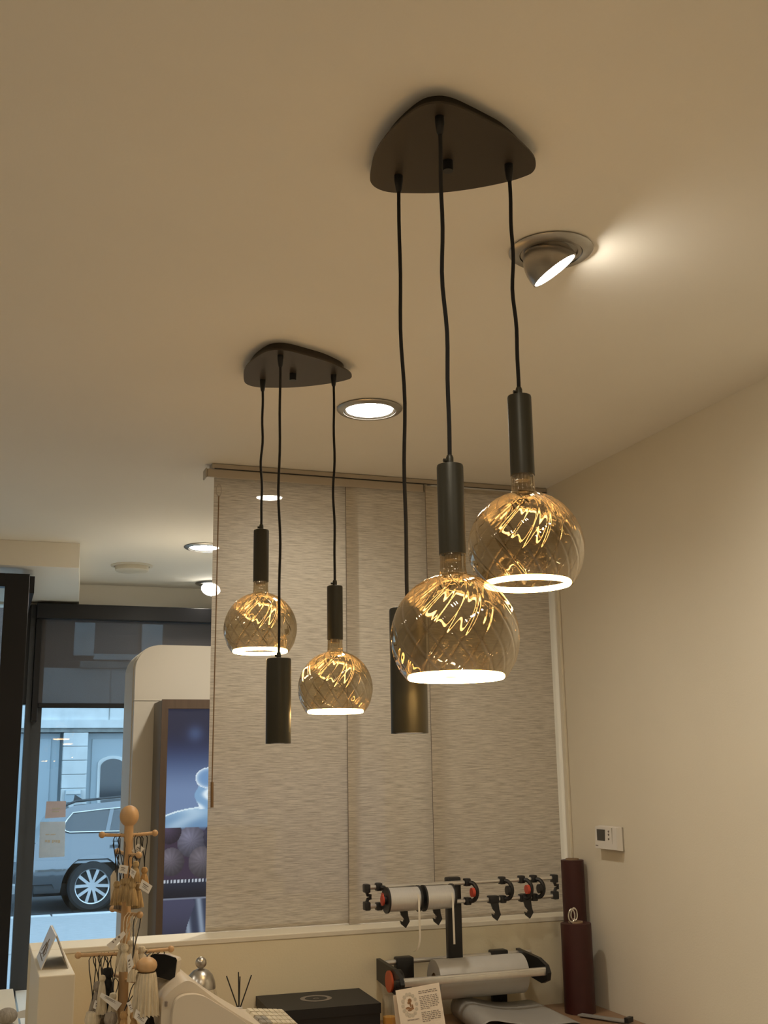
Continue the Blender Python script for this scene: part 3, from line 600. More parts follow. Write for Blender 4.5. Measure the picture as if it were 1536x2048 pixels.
# ---------------------------------------------------------------- black box
bt = atY(718, 1976, YH-.012).z
q = [atZ(511.5, 1992, bt), atZ(718, 1976, bt), atZ(762, 2006, bt)]; q.append(q[0]+q[2]-q[1])
sh_ = V3(0, min(0, YH-.01-max(p.y for p in q)), 0)
bx_ = thing('gift_box', 'flat black gift box with a pale ring emblem on the lid', 'box', (q[0]+q[2])/2-V3(0, 0, bt-ZT))
part('lid', MB().prism([p-V3(0, 0, .03) for p in q], (0, 0, .03)), 'blackmatte', bx_, False)
cen = (q[0]+q[1]+q[2]+q[3])/4
part('box_base', MB().prism([cen+(p-cen)*.985-V3(0, 0, bt-ZT-.0005) for p in q], (0, 0, bt-ZT-.031)), 'blackmatte', bx_, False)
ec = atZ(632, 1997, bt)
part('emblem_ring', MB().lathe([(.052, .0002), (.052, .0008), (.037, .0008), (.037, .0002)], ec, n=48, cap=False), 'pframe2', bx_)
part('emblem_dot', MB().lathe([(.010, .0002), (.010, .0008), (.006, .0008), (.006, .0002)], ec, n=24, cap=False), 'pframe2', bx_)
# reed diffuser
dz = ZT; dx, dy = atY(478, 2012, 3.62).x, 3.62
rd = thing('reed_diffuser', 'reed diffuser with black sticks behind the ivory keyboard', 'reed diffuser', V3(dx, dy, dz))
zneck = zpx(478, 2014, dx, dy)
part('bottle', MB().lathe([(.028, .001), (.03, .006), (.03, zneck-dz-.03), (.012, zneck-dz-.012), (.011, zneck-dz), (.009, zneck-dz)], (dx, dy, dz), n=28), 'white', rd)
for x, y, yo in [(453, 1952, .01), (477, 1944, 0), (480, 1953, .02), (503, 1950, -.01)]:
    e = atY(x, y, dy+yo); part('reed', MB().tube([V3(dx+(dx-e.x)*.08, dy, zneck-.02), e], .0019, 8), 'black', rd)
# domed jar
jx, jy = atY(401, 1972, 3.45).x, 3.45; zd = zpx(401, 1974, jx, jy); zk = zpx(393, 1938, jx, jy)
jr = thing('glass_jar', 'round glass jar with brushed steel dome lid and ball knob', 'jar', V3(jx, jy, ZT))
rj = .044
part('glass_body', MB().lathe([(rj*.9, .001), (rj*1.15, .02), (rj*1.25, .06), (rj*1.1, zd-ZT-.02), (rj*.95, zd-ZT)], (jx, jy, ZT), n=40, cap=False), 'clear', jr)
lid = part('dome_lid', MB().lathe([(rj, zd-ZT-.004), (rj, zd-ZT), (rj*.95, zd-ZT+.015), (rj*.78, zd-ZT+.033), (rj*.5, zd-ZT+.045), (.012, zk-ZT)], (jx, jy, ZT), n=40), 'steel', jr)
part('knob', MB().lathe([(.006, zk-ZT-.003), (.007, zk-ZT+.002)], (jx, jy, ZT), n=16).ball((jx, jy, zk+.017), .0165, 20), 'steel', lid)

# ---------------------------------------------------------------- cash register
YR0, YR1 = 2.95, 3.22
cr = thing('cash_register', 'ivory cash register with arched side and sloping keyboard', 'cash register', V3(.72, 3.1, ZT))
def prs(pts, Ya, Yb): return MB().prism([atY(x, y, Ya) for x, y in pts], (0, Yb-Ya, 0))
def smoothpx(pts, sub=5):
    out = []
    for i in range(len(pts)-1):
        p0, p1, p2, p3 = [Vector((*pts[max(0, min(len(pts)-1, i+k-1))], 0)) for k in range(4)]
        for j in range(sub):
            t = j/sub; v = .5*((2*p1)+(p2-p0)*t+(2*p0-5*p1+4*p2-p3)*t*t+(3*p1-p0-3*p2+p3)*t**3); out.append((v.x, v.y))
    return out+[pts[-1]]
zfoot = lambda x: (x, 2190)
def body(pts, Ya, Yb):
    P_ = [atY(x, y, Ya) for x, y in smoothpx(pts)]; a_, z_ = P_[0].copy(), P_[-1].copy(); a_.z = ZT+.002; z_.z = ZT+.002
    return MB().prism([a_]+P_+[z_], (0, Yb-Ya, 0))
part('side_panel', body([(344, 2060), (346, 2025), (352, 2003), (366, 1992), (388, 1989), (408, 1993), (426, 2003), (470, 2030), (500, 2052)], 2.93, 2.955), 'cream', cr)
part('housing', body([(322, 2040), (325, 2008), (334, 1990), (350, 1975), (372, 1962), (388, 1966), (404, 1978), (440, 2006), (480, 2032), (520, 2055)], 2.956, 3.20), 'cream', cr)
ob = part('badge', MB().box(atY(330, 2003, 2.95)+V3(0, -.003, 0), atY(334, 2012, 2.954)), 'ink', cr, False)
# sloping keyboard deck facing the operator on the right
kA, kB = atY(476, 2016, 3.22), atY(600, 2052, 3.02)
kd0, kd1, kd2, kd3 = atY(478, 2018, 3.20), atY(566, 2020, 3.42), atY(604, 2056, 3.30), atY(520, 2056, 3.05)
nk = (kd1-kd0).cross(kd3-kd0).normalized(); nk = nk if nk.z > 0 else -nk
deck = part('keyboard_deck', MB().prism([kd0, kd1, kd2, kd3], -nk*.02), 'cream', cr, False)
for i in range(7):
    for j in range(4):
        u, v = .10+.82*i/7, .10+.80*j/4
        def kp(u, v): return (kd0*(1-u)+kd1*u)*(1-v)+(kd3*(1-u)+kd2*u)*v
        qd = [kp(u, v), kp(u+.098, v), kp(u+.098, v+.165), kp(u, v+.165)]
        part('key', MB().prism([p+nk*.0006 for p in qd], nk*.007), 'keydark' if i < 2 and j > 1 else 'key', deck, False)
# customer display on its stalk
D0 = [atY(x, y, 3.05) for x, y in [(301, 1911), (309, 1908), (330, 1909), (352, 1916), (354, 1921), (349, 1960), (346, 1963), (302, 1950), (299, 1945)]]
cd = part('display_head', MB().prism([p+V3(.003, .0065, -.003) for p in D0], (.018, .05, -.004)), 'cream', cr, False)
part('display_screen', MB().prism(D0, (.001, .006, 0)), 'screen', cd, False)
s0, s1 = atY(330, 1950, 3.09), atY(322, 2010, 3.09)
part('display_stalk', MB().box((s1.x-.012, 3.07, ZT+.003), (s0.x+.012, 3.10, s0.z), .004), 'creamdark', cr)

# ---------------------------------------------------------------- printed card, second card, bottle
cq = [(791, 1981), (878, 1965), (893, 2062), (805, 2074)]
YC = 3.42
pc = thing('printed_card', 'ivory card with an oval floral emblem and lines of print, leaning on the counter', 'card', atY(845, 2066, YC))
top = [atY(x, y, YC+(.03 if i < 2 else 0)) for i, (x, y) in enumerate(cq)]
nc = (top[1]-top[0]).cross(top[3]-top[0]).normalized(); nc = nc if nc.y < 0 else -nc
part('sheet', MB().prism(top, -nc*.0015), 'cardm', pc, False)
def cp(u, v, e=.0006): return (top[0]*(1-u)+top[1]*u)*(1-v)+(top[3]*(1-u)+top[2]*u)*v+nc*e
def cdisc(u, v, ru, rv, n=20, e=.0006): return MB().prism([cp(u+ru*math.cos(2*PI*k/n), v+rv*math.sin(2*PI*k/n), e) for k in range(n)], nc*.0003)
mbl = MB()
for k in range(14):
    a = 2*PI*k/14; d = cdisc(.265+.155*math.cos(a), .36+.235*math.sin(a), .036, .040, 10); mbl.add(d.v, d.f)
part_s('lace_border', mbl, 'lace', pc, False)
d = cdisc(.265, .36, .115, .185, 28, .0010); part('oval', d, 'cardm', pc, False)
mbf = MB()
for u, v, a, b2 in [(.275, .27, .045, .05), (.245, .31, .03, .03), (.215, .42, .05, .028), (.29, .44, .06, .028), (.25, .47, .05, .02), (.32, .40, .02, .05), (.28, .36, .02, .05)]:
    d = cdisc(u, v, a, b2, 12, .0014); mbf.add(d.v, d.f)
part_s('flower_picture', mbf, 'sepia', pc, False)
mbt = MB(); rr = random.Random(5)
for k in range(18):
    v = .105+.037*k
    if k in (2, 11): continue
    u = .50
    while u < .90-(.25 if k in (10, 17) else 0):
        w = rr.uniform(.025, .08); mbt.prism([cp(u, v), cp(min(u+w, .93), v), cp(min(u+w, .93), v+.014), cp(u, v+.014)], nc*.0003); u += w+.018
for k in range(9):
    u = .17+.03*k; mbt.prism([cp(u, .66), cp(u+.018, .66), cp(u+.018, .685), cp(u, .685)], nc*.0003)
part_s('print', mbt, 'ink', pc, False)
cq2 = [(786, 1990), (790, 1984), (806, 2068), (800, 2076)]
P2 = [atY(x, y, YC+.05) for x, y in [(786, 1991), (800, 1988), (812, 2074), (795, 2078)]]
solo('plain_card', MB().prism(P2, (0, .002, 0)), 'cardm', 'plain card standing just behind the printed ivory card', 'card', smooth=False)
ax, ay = atY(779, 2030, 3.60).x, 3.60
ab = thing('amber_bottle', 'small clear bottle with amber liquid behind the printed card', 'bottle', V3(ax, ay, ZT))
zh = zpx(775, 1990, ax, ay)-ZT
part('glass_body', MB().lathe([(.020, .001), (.022, .004), (.022, zh-.012), (.019, zh)], (ax, ay, ZT), n=28, cap=False), 'clear', ab)
part('liquid', MB().lathe([(.0195, .003), (.0205, .006), (.0205, zpx(779, 2033, ax, ay)-ZT)], (ax, ay, ZT), n=28), 'amber', ab)

# ---------------------------------------------------------------- tassel stand
YS = 3.08
b0 = atY(258.6, 1632, YS); px0 = b0.x
st = thing('tassel_stand', 'beech wood peg stand with ball top hung with tassels', 'display stand', V3(px0, YS, ZT))
part('base', MB().lathe([(.083, .001), (.083, .016), (.075, .022), (.02, .024)], (px0, YS, ZT), n=40), 'wood', st)
part('pole', MB().tube([V3(px0, YS, ZT+.02), V3(px0, YS, b0.z-.018)], [.0135, .0118], 24), 'wood', st)
part('ball_top', MB().ball((px0, YS, b0.z), .0252, 28, 1.08), 'wood', st)
def peg(px, py, dxy, ln=None):
    z = zpx(px, py, px0, YS)
    a_ = V3(px0, YS, z); e = a_+V3(dxy[0], dxy[1], .004)
    g = part('peg', MB().tube([a_, e], .0046, 12), 'wood', st); part('peg_ball', MB().ball(e, .0086, 16), 'wood', g)
    return z
zp1 = peg(256, 1671, (-.068, 0)); peg(256, 1671, (.068, 0))
zp2 = peg(254, 1710, (.018, -.075)); peg(254, 1709, (-.018, .075))
zp3 = peg(248, 1828, (.026, -.07)); peg(248, 1826, (-.026, .07))
zp4 = peg(241, 1908, (-.115, 0)); peg(241, 1908, (.118, 0))
zp5 = peg(238, 1960, (.040, -.085)); peg(238, 1956, (-.04, .085))
def tassel(px, py, Y, s, m, label, hang=None, tagpx=None, ball=None, wide=1., loop='black', cord=True, grp='tassels on the peg stand'):
    """px, py: top of the skirt's head; s: skirt length"""
    p = atY(px, py, Y); hr = .0098*wide*(s/.05)**.5
    t = thing('tassel', label, 'tassel', p-V3(0, 0, s+hr*2), grp)
    mb = MB(); n = 40
    prof = [(.003, 0), (hr*.8, -.002), (hr*1.04, -hr), (hr*.9, -hr*1.5), (hr*.58, -hr*1.95)]
    if ball: part('head', MB().ball(p-V3(0, 0, hr*.8), hr, 24, .78), ball, t)
    else: part('head', MB().lathe([(1e-4, .001)]+prof, p, n=20), m, t)
    V = []; lv = 7; rnd = random.Random(int(px*7+py))
    jit = [rnd.uniform(-.08, .08) for _ in range(n)]
    for i in range(lv):
        f = i/(lv-1); r = hr*(.86+.34*f**.6) if ball else hr*(.60+(.72+.25*min(wide, 1.3))*f**.6)
        for k in range(n):
            a = 2*PI*k/n; q = r*(1+.09*(1 if k % 2 else -1)*(.3+f)+jit[k]*f*.8)
            V.append(p+V3(q*math.cos(a), q*math.sin(a), -hr*(1.4 if ball else 1.85)-(s*(1+jit[(k*7) % n]*.35))*f))
    Fc = [(i*n+k, i*n+(k+1) % n, (i+1)*n+(k+1) % n, (i+1)*n+k) for i in range(lv-1) for k in range(n)]+[tuple((lv-1)*n+k for k in range(n))]
    part('skirt', MB().add(V, Fc), m, t)
    if hang:
        h = Vector(hang); d = h-p; L_ = MB(); w = V3(.005, .002, 0)
        pts = [p, p+d*.35+w*.3, p+d*.75+w*1.6, p+d*.93+w*1.7, h+V3(0, 0, .006), p+d*.93-w*1.7, p+d*.75-w*1.6, p+d*.35-w*.3, p+V3(.0005, 0, 0)]
        part('loop', L_.tube(pts, .0013, 7), loop if loop != 'black' else 'black', t)
    if tagpx:
        Q = [atY(x, y, Y-.022) for x, y in tagpx]
        tg = part('price_tag', MB().prism(Q, (0, .0008, 0)), 'white', t, False)
        ce = sum(Q, Vector())/4; pr = MB()
        ux, uz = (Q[1]-Q[0]), (Q[3]-Q[0])
        for a_, b2, w, hgt in [(.2, .28, .5, .10), (.25, .50, .35, .06), (.2, .66, .55, .05)]:
            c0 = Q[0]+ux*a_+uz*b2-V3(0, .0006, 0); pr.prism([c0, c0+ux*w, c0+ux*w+uz*hgt, c0+uz*hgt], (0, .0004, 0))
        part_s('print', pr, 'ink', tg, False)
    return t
H1l, H1r = lambda d: V3(px0+d, YS, zp1), None
def hp(z, dx, dy=0): return V3(px0+dx, YS+dy, z)
# upper cluster
U = [
 (234, 1762, 3.05, .042, 'tbeige', 'ochre tassel at the far left of the upper tassel bunch, by the grey strip', hp(zp1, -.030), None),
 (247, 1757, 3.02, .040, 'tbeige', 'second ochre tassel from the left in the front row of the upper bunch', hp(zp1, -.018), [(240, 1729), (257, 1732), (254, 1748), (236, 1745)]),
 (257, 1756, 3.00, .040, 'tbeige', 'third ochre tassel from the left in the front row of the upper bunch', hp(zp2, .008, -.03), [(262, 1735), (273, 1743), (267, 1758), (259, 1748)]),
 (266, 1762, 2.99, .042, 'tbeige', 'fourth ochre tassel from the left in the front row of the upper bunch', hp(zp2, .014, -.055), None),
 (277, 1766, 3.01, .042, 'tbeige', 'ochre tassel at the right of the upper bunch with a slanted price tag', hp(zp1, .022), [(284, 1758), (305, 1772), (297, 1788), (278, 1776)]),
 (272, 1722, 2.995, .036, 'tbeige', 'ochre tassel hanging highest, right of the pole below the white tag', hp(zp2, .018, -.065), None),
 (289, 1734, 3.09, .040, 'tgold', 'pale honey tassel hanging from the right upper peg', hp(zp1, .040), [(276, 1687), (289, 1697), (279, 1710), (263, 1702)]),
 (240, 1772, 3.11, .040, 'tgrey', 'brown tassel hidden low behind the left of the upper bunch', hp(zp2, -.012, .05), None),
 (258, 1774, 3.11, .038, 'tgrey', 'brown tassel hidden low behind the middle of the upper bunch', hp(zp2, -.016, .06), None),
 (273, 1774, 3.11, .038, 'tgrey', 'brown tassel hidden low behind the right of the upper bunch', hp(zp1, .030), None),
]
for x, y, Y, s, m, lab, h, tg in U: tassel(x, y, Y, s, m, lab, h, tg, wide=.98)
# grey strip tag at the left
stp = thing('hang_tag', 'long pale striped card tag at the left of the upper tassels', 'tag', atY(227, 1803, 3.07))
part('card', MB().prism([atY(x, y, 3.072) for x, y in [(227, 1742), (235, 1738), (236, 1803), (221, 1803), (221, 1752)]], (0, .0008, 0)), 'tail', stp, False)
part('loop', MB().tube([atY(231, 1745, 3.072), atY(231, 1710, 3.072), atY(226, 1690, 3.075), atY(230, 1668, 3.08), atY(238, 1690, 3.075), atY(232, 1712, 3.072)], .0012, 7), 'black', stp)
# middle cluster
Mi = [
 (243, 1886, 3.02, .038, 'tcream', 'short cream tassel at the left of the middle bunch', hp(zp3, .004, -.02), [(247, 1862), (252, 1868), (224, 1901), (213, 1890)], 1.),
 (250, 1888, 3.00, .044, 'tcream', 'cream tassel in the middle bunch directly before the pole', hp(zp3, .010, -.03), None, 1.1),
 (261, 1880, 3.01, .052, 'tcream', 'slim cream tassel right of the pole in the middle bunch', hp(zp3, .016, -.045), None, .8),
 (270, 1886, 3.02, .046, 'tcream', 'cream tassel with beaded cord at the right of the middle bunch', hp(zp3, .024, -.062), None, .9),
 (284, 1892, 3.03, .036, 'tcream', 'loose cream tassel beside the right lower peg', hp(zp4, .050), None, 1.1),
]
for x, y, Y, s, m, lab, h, tg, wd_ in Mi: tassel(x, y, Y, s, m, lab, h, tg, wide=wd_, loop='tcream')
tassel(294, 1913, 2.985, .098, 'tcream', 'big cream tassel with a wooden ball head, right of the pole', hp(zp4, .060), None, ball='wood', wide=1.9)
tassel(264, 1927, 2.98, .030, 'tcream', 'small cream tassel with a wooden bead and cream tag', hp(zp3, .022, -.06), [(254, 1912), (262, 1906), (268, 1930), (256, 1948)], ball='wood', wide=1.1)
# lower left cluster
Lo = [
 (197, 1962, 3.06, .060, 'tgrey', 'taupe tassel hanging leftmost from the long left peg', hp(zp4, -.070), [(190, 2000), (205, 2006), (198, 2022), (186, 2016)], 1.2),
 (205, 1950, 3.04, .075, 'tcream', 'narrow cream tassel on the left peg above the crossed tags', hp(zp4, -.058), None, .7),
 (216, 1935, 3.09, .085, 'tblack', 'black tassel hanging from the left peg close to the pole', hp(zp4, -.040), None, 1.1),
 (226, 1985, 3.03, .055, 'tcream', 'cream tassel with a crossed paper tag low left of the pole', hp(zp4, -.026), [(203, 1985), (244, 2007), (233, 2022), (199, 1993)], .9),
 (186, 2022, 3.05, .05, 'tcream', 'round headed cream tassel at the lowest left of the stand', hp(zp4, -.080), None, 2.),
 (207, 2020, 3.08, .06, 'tgrey', 'dark taupe tassel at the bottom left of the pole', hp(zp4, -.05), None, 1.4),
 (222, 2024, 3.02, .06, 'tgrey', 'greyish tassel low before the pole', hp(zp5, -.02, -.0), None, 1.5),
 (248, 2022, 2.98, .06, 'tgold', 'honey tassel left of a narrow white tag at the bottom', hp(zp5, .026, -.06), [(253, 2006), (261, 2002), (266, 2022), (262, 2026)], .9),
 (268, 2024, 2.98, .06, 'tgold', 'honey tassel right of a narrow white tag at the bottom', hp(zp5, .034, -.07), [(272, 2018), (296, 2036), (287, 2052), (268, 2036)], .9),
 (298, 2006, 3.04, .06, 'tblack', 'black tassel at the bottom right beside the cash register', hp(zp4, .078), None, 1.1),
 (307, 1958, 3.10, .06, 'tgrey', 'taupe tassel behind the cash register display on the right peg', hp(zp4, .095), None, 1.),
]
for x, y, Y, s, m, lab, h, tg, wd_ in Lo: tassel(x, y, Y, s, m, lab, h, tg, wide=wd_)
# things in the lower left corner
g0 = atY(14, 2032, 4.4)
solo('grey_pompom', MB().ball(g0-V3(0, 0, .0), .036, 24, .75), 'tgrey', 'grey woolly pompom at the lower left edge of the picture', 'pompom')
ls = thing('low_shelf', 'low cream shelf behind the divider at the lower left', 'shelf', V3(-.1, 4.6, 0))
zs = g0.z-.028
part('shelf_board', MB().box((-.35, 4.25, zs-.03), (.186, 5.1, zs), .003), 'ledge', ls, False)
for xx in (-.33, .15): part('leg', MB().box((xx, 4.3, .001), (xx+.03, 4.33, zs-.031)).box((xx, 5.02, .001), (xx+.03, 5.05, zs-.031)), 'ledge', ls, False)
ycd = atZ(46, 2037, zs+.001).y
solo('white_card', MB().prism([atY(x, y, ycd) for x, y in [(34, 2024), (57, 2018), (56, 2035), (36, 2037)]], (0, .002, 0)), 'white', 'small bright white card beside the grey pompom', 'card', smooth=False)

# ---------------------------------------------------------------- street
ZS = CH-1.72
YKB = 14.3
struct('ground_pavement', MB().box((-14, YF+.42, -.3), (18, YKB-.16, -.002)), 'pave')
struct('ground_street', MB().box((-14, YKB, -.4), (18, 18.2, ZS)), 'asphalt')
struct('ground_far_pavement', MB().box((-14, 18.36, -.4), (18, 20.0, ZS+.10)), 'pave')
kb = struct('kerb', MB().box((-14, YKB-.155, -.35), (18, YKB-.005, -.03)), 'moulding')
km = mesh('kerb_stone', MB().box((-.49, -.078, -.12), (.49, .078, .0), .008), 'kerb')
for i in range(7): link('kerb_stone', km, kb, V3(-1.6+i*.25*4, YKB-.08, .004))
kb2 = struct('gutter', MB().box((-14, 11.36, -.28), (18, 11.42, -.0005)), 'moulding')
# facade opposite
YW = 20.0
def fp(x, y, Y=YW): return atY(x, y, Y)
fa = thing('opposite_building', 'pale stone house front with grey doors across the street', 'building', V3(2, YW+1, ZS+.1))
def fbox(x0, y0, x1, y1, m, name, d0, d1, par=None):
    a_, b2 = fp(x0, y0), fp(x1, y1); return part(name, MB().box((a_.x, YW+d0, b2.z), (b2.x, YW+d1, a_.z)), m, par or fa, False)
zlow = ZS+.1
a_ = fp(60, 1443); b2 = fp(330, 1443)
part('lower_wall', MB().box((-10, YW+.25, zlow), (14, YW+.6, fp(150, 1455).z)), 'gdoor', fa, False)
part('upper_wall', MB().box((-10, YW+.02, fp(150, 1440).z), (14, YW+.6, fp(150, 1336).z)), 'stone', fa, False)
part('brick_wall', MB().box((-10, YW+.03, fp(150, 1336).z+.001), (14, YW+.6, fp(150, 1336).z+6)), 'brick', fa, False)
part('stone_band', MB().box((-10, YW-.06, fp(150, 1456).z), (14, YW+.2, fp(150, 1440).z-.001)), 'stone', fa, False)
part('moulding', MB().box((-10, YW-.01, fp(150, 1464).z), (14, YW+.24, fp(150, 1456).z-.001)), 'moulding', fa, False)  # shadow under the stone band put into this darker colour
part('wall_joint', MB().box((fp(218, 1430).x, YW+.012, fp(218, 1440).z), (fp(218, 1430).x+.012, YW+.019, fp(218, 1336).z)), 'moulding', fa, False)
# pillar of stone blocks
xk0, xk1 = fp(124, 1550).x, fp(173, 1550).x; yy = 1465
while yy < 1660:
    part('stone_block', MB().box((xk0, YW-.02, fp(150, yy+27.2).z), (xk1, YW+.24, fp(150, yy).z), .008), 'stone', fa, False); yy += 28
# left door and right door
for x0, x1, xi0, xi1 in ((40, 122, 52, 104), (175, 262, 186, 256)):
    a_, b2 = fp(x0, 1466), fp(x1, 1466)
    d = part('house_door', MB().box((a_.x, YW+.16, zlow), (b2.x, YW+.249, fp(150, 1466).z), .005), 'gdoor', fa, False)
    i0, i1 = fp(xi0, 1477), fp(xi1, 1477)
    part('door_leaf', MB().box((i0.x, YW+.13, zlow+.02), (i1.x, YW+.159, i0.z), .01), 'gdoor', d, False)
    if x0 > 100:
        w0, w1 = fp(200, 1595), fp(252, 1517)
        def archp(w0, w1, e, Y):
            xs0, xs1, zz0, zz1 = w0.x-e, w1.x+e, w0.z-e, w1.z+e; cxm = (xs0+xs1)/2; hw_ = (xs1-xs0)/2
            return [V3(xs0, Y, zz0), V3(xs1, Y, zz0)]+[V3(cxm+hw_*math.cos(PI*k/16), Y, zz1-.14+.14*math.sin(PI*k/16)) for k in range(17)]
        part('window_surround', MB().prism(archp(w0, w1, .05, YW+.10), (0, .029, 0)), 'stone', d, False)
        part('window_pane', MB().prism(archp(w0, w1, 0, YW+.085), (0, .014, 0)), 'wdark', d, False)
# upper window with pale surround
uw = fbox(187, 1200, 276, 1312, 'wdark', 'window', -.0, .029)
for r_ in [(152, 1200, 187, 1312), (286, 1200, 323, 1312), (187, 1308, 286, 1321)]: fbox(*r_, 'stone', 'window_surround', -.06, .028, uw)
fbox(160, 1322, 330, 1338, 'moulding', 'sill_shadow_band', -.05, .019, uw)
mbx = thing('mail_box', 'grey mail box with white flap on the stone pillar opposite', 'mail box', fp(145, 1603))
a_, b2 = fp(129, 1580), fp(160, 1604)
part('box_body', MB().box((a_.x, YW-.16, b2.z), (b2.x, YW-.025, a_.z), .01), 'gdoor', mbx, False)
part('flap', MB().box((a_.x+.01, YW-.175, fp(145, 1588).z), (b2.x-.01, YW-.161, a_.z-.01), .004), 'stone', mbx, False)
# ---------------------------------------------------------------- parked car (rear at the left, drives to the right)
YCar = 15.4
hub = atY(185, 1773, YCar); XRw = hub.x; RW = hub.z-ZS
RW = max(RW, .30); WB = 2.75
car = thing('parked_car', 'grey estate car parked across the pavement outside the window', 'car', V3(XRw+1.3, YCar+.9, ZS))
car_len0, car_len1 = XRw-1.02, XRw+WB+.9
zhub = ZS+RW
belt = lambda x: atY(240, 1718, YCar).z + (.02*(x-XRw)*-.2)
def sillz(x):
    z = ZS+.26+(.10 if x < XRw-.5 else 0)
    for wx in (XRw, XRw+WB):
        d = abs(x-wx); ra_ = RW+.075
        if d < ra_: z = max(z, zhub+math.sqrt(ra_*ra_-d*d))
    return z
zbelt = atY(240, 1716, YCar).z
zroof = atY(250, 1604, YCar+.25).z
def topz(x):
    if x < car_len0+.25: return zbelt-.02
    return zbelt-.03*max(0, (x-XRw-1.8)) if x < XRw+WB-.4 else zbelt-.05-.14*max(0, x-(XRw+WB-.4))
def bulge(z, x):
    t = (z-(ZS+.26))/(zbelt-ZS-.26); b = .0
    b = .09*(1-math.sin(PI*min(1, max(0, .08+t*.62))))+(.10*max(0, t-.72))      # widest at the shoulder line
    e = max(0, (car_len0+.35-x))/.35; e2 = max(0, (x-(car_len1-.6)))/.6
    return b+.45*e**2.2+.5*e2**2
xs = sorted(set([car_len0+(car_len1-car_len0)*i/90 for i in range(91)]+[wx+s_*(RW+.0749)*math.cos(PI*.5*k/12) for wx in (XRw, XRw+WB) for s_ in (-1, 1) for k in range(13)]))
NL = 12
def side(sgn):
    V = []
    for x in xs:
        z0, z1 = sillz(x), topz(x)
        for j in range(NL+1):
            z = z0+(z1-z0)*j/NL; bb = bulge(z, x); V.append(V3(x, YCar+bb if sgn < 0 else YCar+1.8-bb, z))
    return V
mb = MB(); L_, R_2 = side(-1), side(1); nL = len(L_)
mb.v = L_+R_2; k = NL+1
for i in range(len(xs)-1):
    for j in range(NL):
        mb.f.append((i*k+j, (i+1)*k+j, (i+1)*k+j+1, i*k+j+1)); mb.f.append((nL+i*k+j, nL+i*k+j+1, nL+(i+1)*k+j+1, nL+(i+1)*k+j))
    mb.f.append((i*k+NL, (i+1)*k+NL, nL+(i+1)*k+NL, nL+i*k+NL))
for i in (0, len(xs)-1):
    for j in range(NL): mb.f.append((i*k+j, i*k+j+1, nL+i*k+j+1, nL+i*k+j))
part('body', mb, 'carpaint', car)
# greenhouse: rear hatch slope, roof, windscreen
g = [(car_len0+.16, zbelt-.03), (car_len0+.50, zroof-.13), (car_len0+.78, zroof-.03), (XRw+.6, zroof+.035), (XRw+1.4, zroof+.03), (XRw+1.75, zroof-.03), (XRw+2.55, zbelt-.06)]
gp = []
for i in range(len(g)-1):
    for j in range(6): t_ = j/6; gp.append((g[i][0]+(g[i+1][0]-g[i][0])*t_, g[i][1]+(g[i+1][1]-g[i][1])*t_))
gp.append(g[-1])
def inset(z): return .07+max(0, z-zbelt)*.34
mb = MB()
for x, z in gp:
    for f_ in (0, .5, 1):
        zz = zbelt-.05+(z-zbelt+.05)*f_; mb.v.append(V3(x, YCar+inset(zz), zz))
    for f_ in (1, .5, 0):
        zz = zbelt-.05+(z-zbelt+.05)*f_; mb.v.append(V3(x, YCar+1.8-inset(zz), zz))
n6 = 6
for i in range(len(gp)-1):
    for j in range(5): mb.f.append((i*n6+j, (i+1)*n6+j, (i+1)*n6+j+1, i*n6+j+1))
mb.f += [tuple(range(6)), tuple((len(gp)-1)*6+j for j in range(6))]
part('cabin', mb, 'carpaint', car)
def cpt(x, y): # point of the photograph on the leaning window side
    Y = YCar+.1
    for _ in range(5): p = atY(x, y, Y); Y = YCar+inset(p.z)
    return p
w = [(130, 1646), (134, 1641), (147, 1627), (170, 1624.5), (205, 1620), (250, 1616), (250, 1663), (140, 1663), (131, 1660)]
Q = [cpt(x, y)-V3(0, .012, 0) for x, y in w]
ext = V3(1.75, 0, 0)
Q[5] = Q[5]+ext+V3(0, .02, -.06); Q[6] = Q[6]+ext
part('side_window', MB().prism(Q, (0, .008, 0)), 'carglass', car, False)
tr = [cpt(x, y)-V3(0, .018, 0) for x, y in [(139, 1664.5), (131, 1662), (128.5, 1656), (130, 1645), (134, 1639.5), (146, 1625.5), (170, 1622.8), (205, 1618.5), (250, 1614.5)]]
tr = [Q[6]-V3(0, .008, .01)]+tr+[Q[5]-V3(0, .006, -.012)]
part('chrome_trim', MB().tube(tr, .010, 8), 'chrome', car)
pl0, pl1 = cpt(223, 1618), cpt(214, 1662)
part('window_pillar', MB().prism([pl0-V3(.02, .02, 0), pl0+V3(.03, -.02, 0), pl1+V3(.03, -.02, 0), pl1-V3(.02, .02, 0)], (0, .006, 0)), 'carpaint', car, False)
rr0 = [V3(x, YCar+inset(zroof)+.05, z+.045) for x, z in [(car_len0+.62, zroof-.09), (car_len0+.8, zroof-.02), (XRw+.6, zroof+.04), (XRw+1.5, zroof+.02)]]
part('roof_rail', MB().tube(rr0, .016, 8), 'cladding', car)
part('antenna', MB().prism([V3(car_len0+.80, YCar+.9, zroof-.01), V3(car_len0+.98, YCar+.9, zroof), V3(car_len0+.82, YCar+.9, zroof+.10)], (0, .03, 0)), 'cladding', car, False)
fl = [atY(x, y, YCar+.0)for x, y in [(163, 1676), (182, 1675), (192, 1680), (196, 1690), (194, 1695), (168, 1696), (161, 1688)]]
part('fuel_flap', MB().tube([V3(p.x, YCar+bulge(p.z, p.x)-.001, p.z) for p in fl+fl[:1]], .005, 6), 'cladding', car)
part('crease_line', MB().tube([V3(x, YCar+bulge(atY(185, 1684, YCar).z, x)-.002, atY(185, 1684, YCar).z) for x in [car_len0+.25+i*.12 for i in range(26)]], .006, 6), 'carpaint', car)
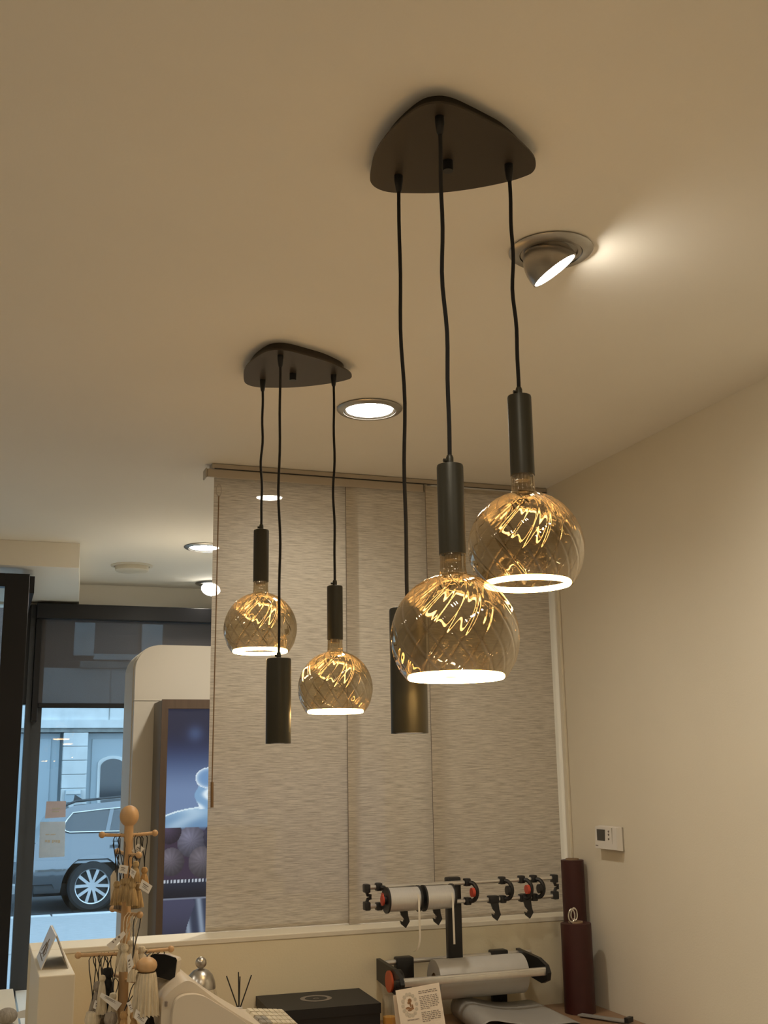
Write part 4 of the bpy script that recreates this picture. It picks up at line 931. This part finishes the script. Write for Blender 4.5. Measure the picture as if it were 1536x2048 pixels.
dh = atY(240, 1681, YCar); part('door_handle', MB().box((dh.x-.10, YCar-.03, dh.z-.015), (dh.x+.10, YCar+.02, dh.z+.015), .01), 'carpaint', car)
part('bumper_cladding', MB().box((car_len0+.30, YCar+.055, ZS+.24), (XRw-RW-.08, YCar+.25, ZS+.37), .02), 'cladding', car)
part('underbody', MB().box((car_len0+.3, YCar+.2, ZS+.2), (car_len1-.4, YCar+1.6, ZS+.34)), 'tyre', car, False)
for wx in (XRw, XRw+WB):
    for yy, sg in ((YCar+.05, 1), (YCar+1.75, -1)):
        y_ = yy if sg > 0 else yy
        wh = part('wheel', MB().lathe([(RW*.70, 0), (RW*.90, 0), (RW, .03*sg), (RW, .20*sg), (RW*.9, .22*sg), (RW*.70, .22*sg)], (wx, y_, zhub), 'Y', 48, cap=False), 'tyre', car)
        if sg > 0:
            part('arch_lining', MB().lathe([(RW+.07, .06), (RW+.07, .30), (.01, .30)], (wx, y_, zhub), 'Y', 40, cap=False), 'tyre', wh)
            rim = part('rim', MB().lathe([(RW*.705, .004), (RW*.72, .0), (RW*.67, .012), (RW*.65, .06)], (wx, y_, zhub), 'Y', 48, cap=False), 'alloy', wh)
            part('brake_disc', MB().lathe([(RW*.64, .10), (RW*.64, .11)], (wx, y_, zhub), 'Y', 32), 'cladding', wh)
            part('hub_cap', MB().lathe([(RW*.13, .02), (RW*.17, .03), (RW*.17, .06)], (wx, y_, zhub), 'Y', 24), 'alloy', wh)
            for q_ in range(5):
                for d_ in (-.17, .17):
                    a_ = 2*PI*q_/5+.3+d_; e_ = 2*PI*q_/5+.3+d_*1.9
                    p0, p1 = V3(wx+RW*.12*math.cos(a_), y_+.02, zhub+RW*.12*math.sin(a_)), V3(wx+RW*.67*math.cos(e_), y_+.014, zhub+RW*.67*math.sin(e_))
                    dd = (p1-p0).normalized(); nn = V3(-dd.z, 0, dd.x)*RW*.055
                    part('spoke', MB().prism([p0-nn, p1-nn*1.15, p1+nn*1.15, p0+nn], (0, .035, 0)), 'alloy', wh, False)
